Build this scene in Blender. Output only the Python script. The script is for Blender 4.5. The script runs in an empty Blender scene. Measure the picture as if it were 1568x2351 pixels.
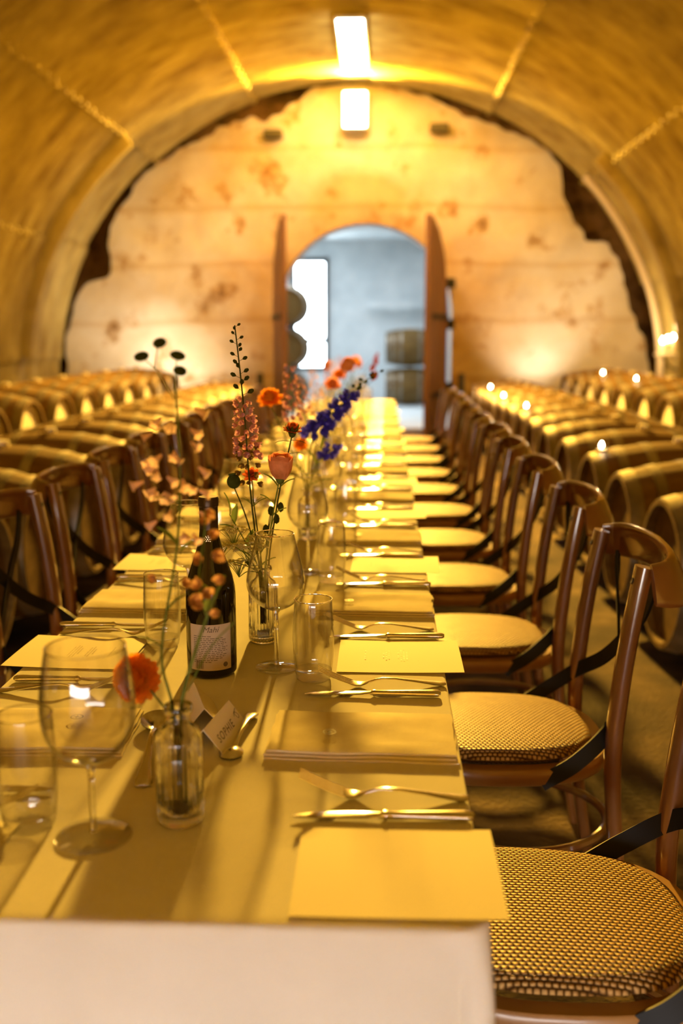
import bpy, math, random
from mathutils import Vector, Matrix, noise
S = bpy.context.scene
C = S.collection
PI = math.pi
def R(a): return math.radians(a)

# ------------------------------------------------------------------ camera
cam_d = bpy.data.cameras.new('camera'); cam = bpy.data.objects.new('camera', cam_d); C.objects.link(cam)
cam.location = (0, 0, 1.31); cam.rotation_euler = (R(90-10.051), 0, R(2.32))
cam_d.sensor_fit = 'VERTICAL'; cam_d.sensor_height = 36; cam_d.lens = 34.99
cam_d.clip_start = .02; cam_d.clip_end = 200
cam_d.dof.use_dof = True; cam_d.dof.focus_distance = 1.66; cam_d.dof.aperture_fstop = 2.45
S.camera = cam

# ------------------------------------------------------------------ world, exposure
w = bpy.data.worlds.new('world'); S.world = w; w.use_nodes = True
w.node_tree.nodes['Background'].inputs[0].default_value = (1.0, .94, .88, 1)
w.node_tree.nodes['Background'].inputs[1].default_value = 20.5
S.view_settings.view_transform = 'Standard'; S.view_settings.look = 'None'
S.view_settings.exposure = 0.0; S.view_settings.gamma = 1.0; S.view_settings.use_curve_mapping = False
S.cycles.max_bounces = 10; S.cycles.diffuse_bounces = 5; S.cycles.glossy_bounces = 5
S.cycles.transmission_bounces = 8; S.cycles.transparent_max_bounces = 24
S.cycles.sample_clamp_indirect = 6.0; S.cycles.use_denoising = True
S.cycles.caustics_reflective = False; S.cycles.caustics_refractive = False

# ------------------------------------------------------------------ large lights
KEY = (1.0, .54, .058)
def light(name, kind, loc, power, col, rot=(0, 0, 0), **kw):
    d = bpy.data.lights.new(name, kind); d.energy = power; d.color = col
    for k, v in kw.items(): setattr(d, k, v)
    o = bpy.data.objects.new(name, d); C.objects.link(o); o.location = loc; o.rotation_euler = rot
    return o
# floodlight high on the far wall, aimed down the tunnel
light('flood_beam', 'AREA', (-.376, 13.54, 4.19), 3350, KEY, (R(-94), 0, 0), shape='RECTANGLE', size=.28, size_y=.42, spread=R(138))
# daylight in the room beyond the far doorway
light('room_daylight', 'AREA', (-1.0, 17.2, 3.0), 120, (.82, .91, 1.0), (0, 0, 0), shape='RECTANGLE', size=3.6, size_y=3.0)
# uplights standing on the floor at the far wall
light('uplight_beam_left', 'SPOT', (-2.9, 12.86, .35), 140, (1, .84, .62), (R(153), 0, 0), spot_size=R(140), spot_blend=.9, shadow_soft_size=.06)
light('uplight_beam_right', 'SPOT', (2.05, 12.98, .38), 75, (1, .84, .62), (R(146), 0, 0), spot_size=R(84), spot_blend=.75, shadow_soft_size=.05)

# ------------------------------------------------------------------ mesh helpers
def mesh(name, vf, mat=None, smooth=True, angle=42):
    v, f = vf
    me = bpy.data.meshes.new(name); me.from_pydata([tuple(p) for p in v], [], f)
    if smooth:
        me.polygons.foreach_set('use_smooth', [True]*len(me.polygons))
        if angle: me.set_sharp_from_angle(angle=R(angle))
    if mat: me.materials.append(mat)
    me.update(); return me
def obj(name, vf, mat, parent=None, smooth=True, angle=42, loc=None, rot=None):
    me = vf if isinstance(vf, bpy.types.Mesh) else mesh(name, vf, mat, smooth, angle)
    o = bpy.data.objects.new(name, me); C.objects.link(o)
    if parent: o.parent = parent
    if loc is not None: o.location = loc
    if rot is not None: o.rotation_euler = rot
    return o
def tag(o, label, cat, group=None):
    o['label'] = label; o['category'] = cat
    if group: o['group'] = group
    return o
def thing(name, label, cat, loc=(0, 0, 0), rz=0, group=None):
    o = bpy.data.objects.new(name, None); o.empty_display_size = .05; C.objects.link(o)
    o.location = loc; o.rotation_euler = (0, 0, rz)
    return tag(o, label, cat, group)
def struct(o): o['kind'] = 'structure'; return o
def dup(root, loc=None, rz=None, label=None, group=None):
    r = root.copy(); C.objects.link(r)
    if loc is not None: r.location = loc
    if rz is not None: r.rotation_euler = (0, 0, rz)
    if label: r['label'] = label
    if group: r['group'] = group
    for ch in list(root.children):
        c = ch.copy(); C.objects.link(c); c.parent = r
        for g in list(ch.children):
            d = g.copy(); C.objects.link(d); d.parent = c
    return r
def join(*vfs):
    V, F = [], []
    for v, f in vfs:
        n = len(V); V += [Vector(p) for p in v]; F += [tuple(i+n for i in q) for q in f]
    return V, F
def xf(vf, M): return [M @ Vector(p) for p in vf[0]], vf[1]
def mv(vf, x, y, z): return xf(vf, Matrix.Translation((x, y, z)))
def box(cx, cy, cz, sx, sy, sz, b=0.0):
    x, y, z = sx/2, sy/2, sz/2
    if b <= 0:
        v = [(cx+i*x, cy+j*y, cz+k*z) for k in (-1, 1) for j in (-1, 1) for i in (-1, 1)]
        return v, [(0, 2, 3, 1), (4, 5, 7, 6), (0, 1, 5, 4), (2, 6, 7, 3), (0, 4, 6, 2), (1, 3, 7, 5)]
    def ring(hx, hy, z_): return [(cx-hx+b, cy-hy, z_), (cx+hx-b, cy-hy, z_), (cx+hx, cy-hy+b, z_), (cx+hx, cy+hy-b, z_), (cx+hx-b, cy+hy, z_), (cx-hx+b, cy+hy, z_), (cx-hx, cy+hy-b, z_), (cx-hx, cy-hy+b, z_)]
    v = ring(x-b, y-b, cz-z) + ring(x, y, cz-z+b) + ring(x, y, cz+z-b) + ring(x-b, y-b, cz+z)
    f = [tuple(range(7, -1, -1)), tuple(range(24, 32))]
    for r in range(3):
        for i in range(8):
            j = (i+1) % 8; f.append((r*8+i, r*8+j, r*8+8+j, r*8+8+i))
    return v, f
def lathe(prof, n=32, fn=None):
    """prof: (r, z) bottom to top; r == 0 makes a pole."""
    v, f, rows = [], [], []
    for k, (r, z) in enumerate(prof):
        if r < 1e-7: rows.append([len(v)]); v.append((0, 0, z)); continue
        row = []
        for i in range(n):
            a = 2*PI*i/n; rr = r*(fn(a, z, k) if fn else 1)
            row.append(len(v)); v.append((rr*math.cos(a), rr*math.sin(a), z))
        rows.append(row)
    for a, b in zip(rows, rows[1:]):
        for i in range(n):
            j = (i+1) % n
            if len(a) == 1 and len(b) == 1: break
            if len(a) == 1: f.append((a[0], b[j], b[i]))
            elif len(b) == 1: f.append((a[i], a[j], b[0]))
            else: f.append((a[i], a[j], b[j], b[i]))
    return v, f
def spline(pts, n):
    """Catmull-Rom through pts, n samples per span."""
    P = [Vector(p) for p in pts]; P = [2*P[0]-P[1]] + P + [2*P[-1]-P[-2]]
    out = []
    for i in range(1, len(P)-2):
        for k in range(n):
            t = k/n; a, b, c, d = P[i-1:i+3]
            out.append(.5*((2*b)+(c-a)*t+(2*a-5*b+4*c-d)*t*t+(3*b-a-3*c+d)*t**3))
    return out + [P[-2]]
def sweep(path, sec, up=(0, 0, 1), scale=None, closed=False):
    """sec: closed 2D outline (side, up); swept along path."""
    path = [Vector(p) for p in path]; m = len(path); n = len(sec); v, f = [], []; up = Vector(up)
    for i, p in enumerate(path):
        t = (path[(i+1) % m] - path[i-1]) if closed else (path[min(i+1, m-1)] - path[max(i-1, 0)])
        t.normalize(); side = t.cross(up)
        if side.length < 1e-4: side = t.cross(Vector((1, 0, 0)))
        side.normalize(); u2 = side.cross(t)
        s = scale(i/(m-1)) if scale else 1
        for a, b in sec: v.append(p + side*a*s + u2*b*s)
    for i in range(m if closed else m-1):
        o2 = ((i+1) % m)*n
        for k in range(n):
            j = (k+1) % n; f.append((i*n+k, i*n+j, o2+j, o2+k))
    if not closed: f += [tuple(range(n-1, -1, -1)), tuple(range((m-1)*n, m*n))]
    return v, f
def circ(r, n=8): return [(r*math.cos(2*PI*i/n), r*math.sin(2*PI*i/n)) for i in range(n)]
def tube(pts, r, n=8, sm=4, scale=None):
    p = spline(pts, sm) if sm > 1 and len(pts) > 2 else pts
    up = (0, 0, 1) if abs((Vector(pts[-1])-Vector(pts[0])).normalized().z) < .9 else (0, 1, 0.01)
    return sweep(p, circ(r, n), up, scale)
def sup(a, b, n=12, e=.6):
    o = []
    for i in range(n):
        t = 2*PI*i/n; c, s = math.cos(t), math.sin(t)
        o.append((a*math.copysign(abs(c)**e, c), b*math.copysign(abs(s)**e, s)))
    return o
def loft(secs, n=12, e=.75):
    """secs: (x, yc, zc, half_width, half_thickness), lofted along x."""
    v, f = [], []
    for x, yc, zc, hw, ht in secs:
        for a, b in sup(hw, ht, n, e): v.append((x, yc+a, zc+b))
    for i in range(len(secs)-1):
        for k in range(n):
            j = (k+1) % n; f.append((i*n+k, i*n+j, i*n+n+j, i*n+n+k))
    f += [tuple(range(n-1, -1, -1)), tuple(range((len(secs)-1)*n, len(secs)*n))]
    return v, f
def grid(fn, nu, nv):
    v = [fn(i/nu, j/nv) for j in range(nv+1) for i in range(nu+1)]
    f = [(j*(nu+1)+i, j*(nu+1)+i+1, (j+1)*(nu+1)+i+1, (j+1)*(nu+1)+i) for j in range(nv) for i in range(nu)]
    return v, f
def sphere(r, n=10, m=7, s=(1, 1, 1)):
    v, f = lathe([(r*math.sin(PI*k/m) if 0 < k < m else 0, -r*math.cos(PI*k/m)) for k in range(m+1)], n)
    return [(p[0]*s[0], p[1]*s[1], p[2]*s[2]) for p in v], f
def text_vf(s, size, shear=0, align='CENTER', spacing=1):
    c = bpy.data.curves.new('t', 'FONT'); c.body = s; c.size = size; c.align_x = align; c.align_y = 'CENTER'; c.shear = shear; c.resolution_u = 3; c.space_character = spacing
    o = bpy.data.objects.new('t', c); C.objects.link(o)
    dg = bpy.context.evaluated_depsgraph_get(); me = o.evaluated_get(dg).to_mesh()
    v = [Vector(p.co) for p in me.vertices]; f = [tuple(p.vertices) for p in me.polygons]
    o.evaluated_get(dg).to_mesh_clear(); bpy.data.objects.remove(o); bpy.data.curves.remove(c)
    return v, f

# ------------------------------------------------------------------ materials
def mat(name, col, rough=.6, metal=0, **kw):
    m = bpy.data.materials.new(name); m.use_nodes = True; b = m.node_tree.nodes['Principled BSDF']
    b.inputs['Base Color'].default_value = (*col, 1); b.inputs['Roughness'].default_value = rough; b.inputs['Metallic'].default_value = metal
    for k, v in kw.items(): b.inputs[k].default_value = v
    return m
def nd(m, t, **kw):
    n = m.node_tree.nodes.new(t)
    for k, v in kw.items():
        if k in n.inputs: n.inputs[k].default_value = v
        else: setattr(n, k, v)
    return n
def ln(m, a, b): m.node_tree.links.new(a, b)
def bsdf(m): return m.node_tree.nodes['Principled BSDF']
def mathn(m, op, a, b=None):
    n = nd(m, 'ShaderNodeMath', operation=op)
    for i, x in enumerate((a, b)):
        if x is None: continue
        if isinstance(x, (int, float)): n.inputs[i].default_value = x
        else: ln(m, x, n.inputs[i])
    return n.outputs[0]
def ramp(m, src, stops):
    r = nd(m, 'ShaderNodeValToRGB'); e = r.color_ramp.elements
    while len(e) < len(stops): e.new(.5)
    for k, (p, c) in enumerate(stops): e[k].position = p; e[k].color = (*c, 1)
    ln(m, src, r.inputs[0]); return r.outputs[0]
def coords(m, scale=(1, 1, 1), out='Object'):
    t = nd(m, 'ShaderNodeTexCoord'); mp = nd(m, 'ShaderNodeMapping'); mp.inputs['Scale'].default_value = scale
    ln(m, t.outputs[out], mp.inputs[0]); return mp.outputs[0]
def nz(m, co, scale, detail=4, rough=.55):
    n = nd(m, 'ShaderNodeTexNoise', Scale=scale, Detail=detail, Roughness=rough); ln(m, co, n.inputs['Vector']); return n.outputs[0]
def bump(m, h, strength=.3, dist=.01):
    b = nd(m, 'ShaderNodeBump', Strength=strength, Distance=dist); ln(m, h, b.inputs['Height']); ln(m, b.outputs[0], bsdf(m).inputs['Normal'])
def noisy(name, stops, scale, rough=.6, sc=(1, 1, 1), bs=.2, bd=.01, metal=0, bscale=None, **kw):
    m = mat(name, (1, 1, 1), rough, metal, **kw); co = coords(m, sc); n = nz(m, co, scale)
    ln(m, ramp(m, n, stops), bsdf(m).inputs['Base Color'])
    if bs: bump(m, nz(m, co, bscale or scale*4, 6), bs, bd)
    return m

M = {}
M['vault'] = noisy('corrugated_sheet', [(.3, (.21, .155, .055)), (.5, (.34, .28, .10)), (.72, (.45, .385, .155))], 2.0, .38, (1, 2.5, 1), .15, .01, 0, 14)
M['plaster'] = mat('stained_plaster', (.8, .7, .52), .85)
def _plaster(m):
    co = coords(m); n1 = nz(m, co, .9, 6, .6); n2 = nz(m, co, 2.3, 9, .62)
    base = ramp(m, n1, [(.32, (.44, .36, .22)), (.47, (.56, .51, .40)), (.62, (.66, .63, .54))])
    st = ramp(m, n2, [(.31, (.30, .18, .08)), (.37, (.68, .52, .34)), (.44, (1, 1, 1))])
    w_ = nd(m, 'ShaderNodeTexWave', wave_type='BANDS', bands_direction='Z'); w_.inputs['Scale'].default_value = .42; w_.inputs['Distortion'].default_value = 1.2; w_.inputs['Detail'].default_value = 3
    ln(m, co, w_.inputs[0]); bd = ramp(m, w_.outputs[1], [(.0, (.80, .70, .56)), (.05, (1, 1, 1))])
    x = nd(m, 'ShaderNodeMixRGB', blend_type='MULTIPLY'); x.inputs[0].default_value = .9; ln(m, base, x.inputs[1]); ln(m, st, x.inputs[2])
    y = nd(m, 'ShaderNodeMixRGB', blend_type='MULTIPLY'); y.inputs[0].default_value = .7; ln(m, x.outputs[0], y.inputs[1]); ln(m, bd, y.inputs[2])
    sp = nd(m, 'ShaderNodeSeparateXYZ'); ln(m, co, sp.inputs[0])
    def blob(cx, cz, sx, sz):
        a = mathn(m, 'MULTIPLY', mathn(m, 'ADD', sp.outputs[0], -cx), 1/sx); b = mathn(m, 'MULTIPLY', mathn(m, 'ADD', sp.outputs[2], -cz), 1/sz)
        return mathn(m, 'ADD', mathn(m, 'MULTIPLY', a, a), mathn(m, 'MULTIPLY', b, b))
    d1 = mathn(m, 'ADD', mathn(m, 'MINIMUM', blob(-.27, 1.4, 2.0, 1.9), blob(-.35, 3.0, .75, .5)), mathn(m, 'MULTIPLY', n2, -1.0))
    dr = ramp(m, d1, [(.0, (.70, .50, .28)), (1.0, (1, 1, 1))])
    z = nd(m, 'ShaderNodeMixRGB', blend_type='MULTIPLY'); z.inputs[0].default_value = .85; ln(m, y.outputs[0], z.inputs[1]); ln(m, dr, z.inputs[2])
    ln(m, z.outputs[0], bsdf(m).inputs['Base Color']); bump(m, n2, .5, .04)
_plaster(M['plaster'])
M['rock'] = noisy('dark_rock', [(.3, (.04, .025, .012)), (.7, (.20, .12, .06))], 5, .9, bs=.8, bd=.05)
M['white_wall'] = noisy('white_wall', [(.3, (.62, .68, .70)), (.7, (.82, .86, .87))], 2, .8, bs=.1)
M['floor'] = noisy('gravel_floor', [(.35, (.035, .022, .012)), (.55, (.10, .065, .033)), (.7, (.22, .15, .08))], 2.2, .85, bs=.6, bd=.015, bscale=60)
M['cloth'] = noisy('white_linen', [(.3, (.78, .76, .72)), (.7, (.86, .84, .80))], 6, .85, bs=.12, bd=.002, bscale=500)
M['napkin'] = noisy('napkin_linen', [(.3, (.78, .71, .56)), (.7, (.86, .80, .64))], 30, .9, bs=.3, bd=.002, bscale=700)
M['paper'] = mat('menu_paper', (.86, .80, .64), .7)
M['ink'] = mat('printing_ink', (.58, .50, .36), .7)
M['dark_ink'] = mat('dark_ink', (.10, .07, .05), .6)
M['steel'] = mat('polished_steel', (.80, .76, .70), .16, 1)
M['wood'] = noisy('bentwood', [(.3, (.10, .034, .009)), (.6, (.19, .072, .019)), (.75, (.25, .105, .03))], 5, .28, (1, 1, .25), .05, .002, 0, 30, **{'Coat Weight': 1.0, 'Coat Roughness': .10, 'Coat IOR': 1.65})
M['ringwood'] = noisy('seat_ring_wood', [(.3, (.24, .115, .035)), (.7, (.38, .20, .07))], 6, .35, bs=.05, bd=.002, **{'Coat Weight': .4, 'Coat Roughness': .15})
M['blackmetal'] = mat('black_strap', (.006, .006, .007), .5, **{'Specular IOR Level': .22})
M['screw'] = mat('dark_screw', (.03, .02, .015), .4, .8)
M['doorwood'] = noisy('door_wood', [(.3, (.10, .04, .018)), (.7, (.22, .10, .045))], 3, .55, (6, 6, .6), .3, .006)
M['barrel'] = noisy('oak_stave', [(.3, (.11, .058, .013)), (.7, (.21, .125, .036))], 4, .6, (.8, 5, 5), .2, .004)
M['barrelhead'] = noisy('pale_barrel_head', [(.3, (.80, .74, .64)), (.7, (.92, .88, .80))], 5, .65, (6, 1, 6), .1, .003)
M['hoop'] = noisy('barrel_hoop', [(.3, (.16, .13, .10)), (.7, (.34, .29, .22))], 8, .45, bs=.1, metal=.8)
M['housing'] = mat('lamp_housing', (.35, .32, .27), .5)
M['dark'] = mat('black_plastic', (.015, .013, .011), .5)
M['wax'] = mat('candle_wax', (.85, .78, .62), .5, **{'Subsurface Weight': .3})
M['pipe'] = mat('pale_conduit', (.72, .64, .48), .35)
M['bottle'] = mat('dark_bottle_glass', (.006, .004, .0015), .06, **{'Specular IOR Level': .4})
M['label'] = mat('bottle_label', (.46, .37, .27), .7)
M['foil'] = mat('bottle_foil', (.05, .03, .02), .3, .6)
M['goldprint'] = mat('gold_print', (.8, .7, .5), .35, .7)
def emit(name, col, s):
    m = bpy.data.materials.new(name); m.use_nodes = True; t = m.node_tree; t.nodes.clear()
    e = t.nodes.new('ShaderNodeEmission'); o = t.nodes.new('ShaderNodeOutputMaterial'); e.inputs[0].default_value = (*col, 1); e.inputs[1].default_value = s
    t.links.new(e.outputs[0], o.inputs[0]); return m
M['lamp'] = emit('lamp_lens', (1, .80, .45), 30)
M['tube'] = emit('strip_diffuser', (1, .82, .54), 62)
M['flame'] = emit('candle_flame', (1, .76, .44), 110)
M['pane'] = emit('daylit_pane', (.80, .92, 1), 18)
def thin_glass(name, tint):
    m = bpy.data.materials.new(name); m.use_nodes = True; t = m.node_tree; t.nodes.clear()
    lw = nd(m, 'ShaderNodeLayerWeight', Blend=.5); p = mathn(m, 'POWER', lw.outputs['Facing'], 2.6); q = mathn(m, 'MULTIPLY', p, .85); fac = mathn(m, 'ADD', q, .06)
    tr = nd(m, 'ShaderNodeBsdfTransparent'); ln(m, ramp(m, lw.outputs['Facing'], [(.45, tint), (.82, tuple(c*.88 for c in tint)), (1.0, (.46, .40, .31))]), tr.inputs[0])
    gl = nd(m, 'ShaderNodeBsdfAnisotropic'); gl.inputs['Roughness'].default_value = .03
    mx = nd(m, 'ShaderNodeMixShader'); o = nd(m, 'ShaderNodeOutputMaterial')
    ln(m, fac, mx.inputs[0]); ln(m, tr.outputs[0], mx.inputs[1]); ln(m, gl.outputs[0], mx.inputs[2]); ln(m, mx.outputs[0], o.inputs[0]); return m
M['glass'] = thin_glass('thin_glass', (.975, .97, .96))
M['solidglass'] = mat('solid_glass', (.97, .97, .95), .01, 0, **{'Transmission Weight': 1.0, 'IOR': 1.45})
def leafy(name, col, tr=.45, var=.25):
    m = bpy.data.materials.new(name); m.use_nodes = True; t = m.node_tree; t.nodes.clear()
    co = coords(m); n = nz(m, co, 60, 3)
    cc = ramp(m, n, [(.3, tuple(c*(1-var) for c in col)), (.7, tuple(min(1, c*(1+var)) for c in col))])
    d = nd(m, 'ShaderNodeBsdfDiffuse'); tl = nd(m, 'ShaderNodeBsdfTranslucent'); mx = nd(m, 'ShaderNodeMixShader'); mx.inputs[0].default_value = tr; o = nd(m, 'ShaderNodeOutputMaterial')
    ln(m, cc, d.inputs[0]); ln(m, cc, tl.inputs[0]); ln(m, d.outputs[0], mx.inputs[1]); ln(m, tl.outputs[0], mx.inputs[2]); ln(m, mx.outputs[0], o.inputs[0]); return m
M['stem'] = leafy('green_stem', (.16, .22, .06), .2)
M['leaf'] = leafy('green_leaf', (.14, .19, .06), .35)
M['darkleaf'] = leafy('dark_leaf', (.06, .08, .03), .2)
M['orange'] = leafy('orange_petal', (1, .34, .04))
M['rust'] = leafy('rust_petal', (.55, .12, .03))
M['peach'] = leafy('peach_petal', (.96, .40, .24))
M['dustypeach'] = leafy('dusty_peach_petal', (.52, .30, .14))
M['mauve'] = leafy('mauve_petal', (.62, .34, .42))
M['pale'] = leafy('pale_bell_petal', (.82, .60, .56))
M['blue'] = leafy('blue_petal', (.085, .075, .75), .45)
M['cream'] = leafy('cream_umbel', (.75, .70, .40))
M['brownpod'] = leafy('brown_pod', (.20, .13, .05))
# woven seat: basket weave of relief and colour
def weave(m, lx, ly):
    t = nd(m, 'ShaderNodeTexCoord'); s = nd(m, 'ShaderNodeSeparateXYZ'); ln(m, t.outputs['Object'], s.inputs[0])
    V = mathn(m, 'MULTIPLY', s.outputs[1], 1/ly); row = mathn(m, 'FLOOR', V); off = mathn(m, 'MULTIPLY', row, .5)
    U = mathn(m, 'ADD', mathn(m, 'MULTIPLY', s.outputs[0], 1/lx), off)
    su = mathn(m, 'POWER', mathn(m, 'ABSOLUTE', mathn(m, 'SINE', mathn(m, 'MULTIPLY', U, PI))), .7)
    sv = mathn(m, 'POWER', mathn(m, 'ABSOLUTE', mathn(m, 'SINE', mathn(m, 'MULTIPLY', V, PI))), .8)
    h = mathn(m, 'MULTIPLY', su, sv); n = nz(m, t.outputs['Object'], 34, 4); n2 = nz(m, t.outputs['Object'], 160, 2)
    hh = mathn(m, 'MULTIPLY', h, mathn(m, 'ADD', mathn(m, 'MULTIPLY', mathn(m, 'ADD', n, n2), .5), .5))
    ln(m, ramp(m, hh, [(.10, (.05, .022, .006)), (.42, (.24, .125, .036)), (.80, (.58, .37, .14))]), bsdf(m).inputs['Base Color'])
    bump(m, h, 1.0, .004)
M['weave'] = mat('woven_rattan', (.6, .4, .2), .45); weave(M['weave'], .0100, .0072)

for k_, v_ in (('cloth', 0), ('napkin', 0), ('paper', .05), ('weave', .12), ('floor', .1), ('plaster', 0), ('barrel', .15), ('barrelhead', .1), ('vault', .25), ('rock', 0)): bsdf(M[k_]).inputs['Specular IOR Level'].default_value = v_
ORD = ['nearest', 'second', 'third', 'fourth', 'fifth', 'sixth', 'seventh', 'eighth', 'ninth', 'tenth', 'eleventh', 'twelfth', 'thirteenth', 'fourteenth', 'fifteenth', 'sixteenth', 'seventeenth', 'eighteenth', 'nineteenth', 'twentieth', 'twenty-first', 'twenty-second', 'twenty-third', 'twenty-fourth', 'twenty-fifth']
def nth(k, noun=''): return ('first' if k == 0 else ORD[k]) + ' from the near end'

# ------------------------------------------------------------------ room shell
YW = 13.8; VX, VZ, VA, VB = -.376, .72, 4.06, 3.85
def vp(deg, y, r=0): return Vector((VX+(VA+r)*math.cos(R(deg)), y, VZ+(VB+r)*math.sin(R(deg))))
struct(obj('floor', grid(lambda a, b: (-7+14*a, -9+31*b, 0), 4, 4), M['floor']))
ceil = bpy.data.objects.new('ceiling', None); C.objects.link(ceil); struct(ceil)
edges = [-10.8, -2.7, 19.6, 42, 64.3, 86.6, 109, 131, 153.2, 175.5, 190.8]
PITCH = .20
def plate(a0, a1, length, pitch, amp):
    nl = max(2, round(length/pitch))*6; na = max(3, int((a1-a0)/2.6))
    return grid(lambda s, t: vp(a0-.4+(a1-a0+.8)*s, length*t, amp*math.cos(2*PI*t*length/pitch)), na, nl)
rows = [(11.9, 1.9)] + [(11.9-2.4*(k+1), 2.4) for k in range(6)]
for ci in range(len(edges)-1):
    a0, a1 = edges[ci], edges[ci+1]
    std = mesh('panel', plate(a0, a1, 2.4, PITCH, .044), M['vault'])
    low = a1 < 43 or a0 > 130
    end = mesh('panel', plate(a0, a1, 1.9, .475 if low else .19, .05 if low else .032), M['vault'])
    sgn = .020 if ci % 2 else -.010
    for ri, (y0, L) in enumerate(rows):
        o = obj('panel', end if ri == 0 else std, None, ceil); o.location = (0, y0, 0)
        k = 1+(sgn + (.006 if ri % 2 else 0))/3.9
        o.scale = (k, 1, k); o.location.x = VX*(1-k); o.location.z = VZ*(1-k)
    # lapped seam strip with bolt heads along the lower edge of each column of sheets
    if 0 < ci and a0 != 86.6:
        seam = join(*[xf(sphere(.022, 6, 4), Matrix.Translation(vp(a0+(.25 if q % 2 else -.25), 5+.12*q, -.034))) for q in range(74 if a0 in (42, 131, 109, 64.3) else 58)])
        so = obj('seam_strip', seam, M['vault'], ceil); so['kind'] = 'stuff'
sh = obj('backing', grid(lambda s, t: vp(-12+204*s, -3+18*t, .12), 48, 1), M['rock'], ceil)  # unseen outer shell added to stop sky light leaking through the sheet joints
# far wall: plaster with a ragged outline and an arched doorway, dark rock behind
DX0, DX1, DSP, DR = -1.42, .95, 1.61, 1.185; DCX = (DX0+DX1)/2
NB = 96
def door_pt(t, y, grow=0):
    tot = 2*DSP+PI*DR; s = t*tot
    if s < DSP: return Vector((DX0-grow, y, s))
    if s > tot-DSP: return Vector((DX1+grow, y, tot-s))
    a = PI-(s-DSP)/DR; return Vector((DCX+(DR+grow)*math.cos(a), y, DSP+(DR+grow)*math.sin(a)))
def rim_pt(t, y, ragged=True):
    a = 190.8-201.6*t; p = vp(a, y, .16)
    if ragged:
        g = noise.noise(Vector((t*9, 3.1, 0)))*.5 + noise.noise(Vector((t*31, 7.7, 0)))*.4 + noise.noise(Vector((t*80, 1.7, 0)))*.3
        patch = math.exp(-((a-36)/10)**2)*.34 + math.exp(-((a-112)/9)**2)*.24 + math.exp(-((a-154)/6)**2)*.20 + math.exp(-((a-14)/10)**2)*.16 + math.exp(-((a-66)/9)**2)*.06
        r = min(-.015, -.05 - patch*1.1 + g*(.14+patch))
        p = vp(a, y, r)
    return Vector((p.x, y, max(p.z, 0)))
def wall_fn(y, ragged, rough):
    def fn(s, t):
        d, o = door_pt(s, y), rim_pt(s, y, ragged); p = d.lerp(o, t)
        if rough: p.y += rough*(noise.noise(p*1.3)+.5*noise.noise(p*4)) * min(1, t*8)
        return p
    return fn
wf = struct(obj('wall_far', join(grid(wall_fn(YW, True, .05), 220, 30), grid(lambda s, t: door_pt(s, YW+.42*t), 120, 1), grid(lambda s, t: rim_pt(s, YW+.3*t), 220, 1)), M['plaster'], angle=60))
struct(obj('wall_rock', grid(wall_fn(YW+.3, False, .04), 120, 10), M['rock'], angle=60))
struct(obj('trim_1', join(grid(lambda s, t: door_pt(s, YW+.42, .14*t), 90, 1), grid(lambda s, t: door_pt(s, YW+.05+.37*t, -.012), 90, 1)), M['white_wall']))
# entrance wall behind the camera; unseen low opening shaped to light the cloth front
RX0, RX1, RZ = -1.9, 1.1, .80
struct(obj('wall_rear', join(box(-3.5, -2.6, 2.4, 3.2, .2, 5), box(2.55, -2.6, 2.4, 2.9, .2, 5), box(-.4, -2.6, RZ+2.1, 3.0, .2, 4.2)), M['plaster']))
# room beyond the doorway
struct(obj('wall_beyond_far', box(-.3, 20.6, 1.8, 8, .2, 3.6), M['white_wall']))
struct(obj('wall_beyond_left', box(-3.6, 17.4, 1.8, .2, 6.3, 3.6), M['white_wall']))
struct(obj('wall_beyond_right', box(3.2, 17.4, 1.8, .2, 6.3, 3.6), M['white_wall']))
struct(obj('ceiling_beyond', box(-.2, 17.4, 3.25, 7, 6.3, .12), M['white_wall']))
struct(obj('floor_beyond', box(-.2, 17.4, .004, 7, 6.3, .008), M['white_wall']))
wn = struct(obj('window_1', join(box(-1.8, 20.47, 1.75, .08, .08, 2.2), box(-1.13, 20.47, 1.75, .08, .08, 2.2), box(-1.46, 20.47, 2.8, .74, .08, .08), box(-1.46, 20.47, .66, .74, .08, .08), box(-1.46, 20.47, 1.22, .6, .08, .09)), M['dark'], smooth=False))
obj('pane', box(-1.46, 20.48, 2.0, .58, .02, 1.5), M['pane'], wn, smooth=False)
obj('pane', box(-1.46, 20.48, .93, .58, .02, .46), M['pane'], wn, smooth=False)
tr2 = struct(obj('trim_2', join(box(.75, 20.1, 1.92, 2.2, .12, .10), box(1.0, 20.46, 2.3, .9, .06, 1.3)), M['white_wall'], smooth=False))
# steel conduit down the vault at the right of the far wall
struct(obj('trim_3', sweep([vp(43-46*k/24, 13.15, -.09) for k in range(25)], circ(.045), (0, 1, 0)), M['pipe']))
struct(obj('trim_4', sweep([vp(44-44*k/24, 12.1, -.05) for k in range(25)], sup(.12, .05, 12, .5), (0, 1, 0)), M['vault']))
struct(obj('trim_5', sweep([vp(131+44*k/24, 12.1, -.05) for k in range(25)], sup(.12, .05, 12, .5), (0, 1, 0)), M['vault']))
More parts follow.
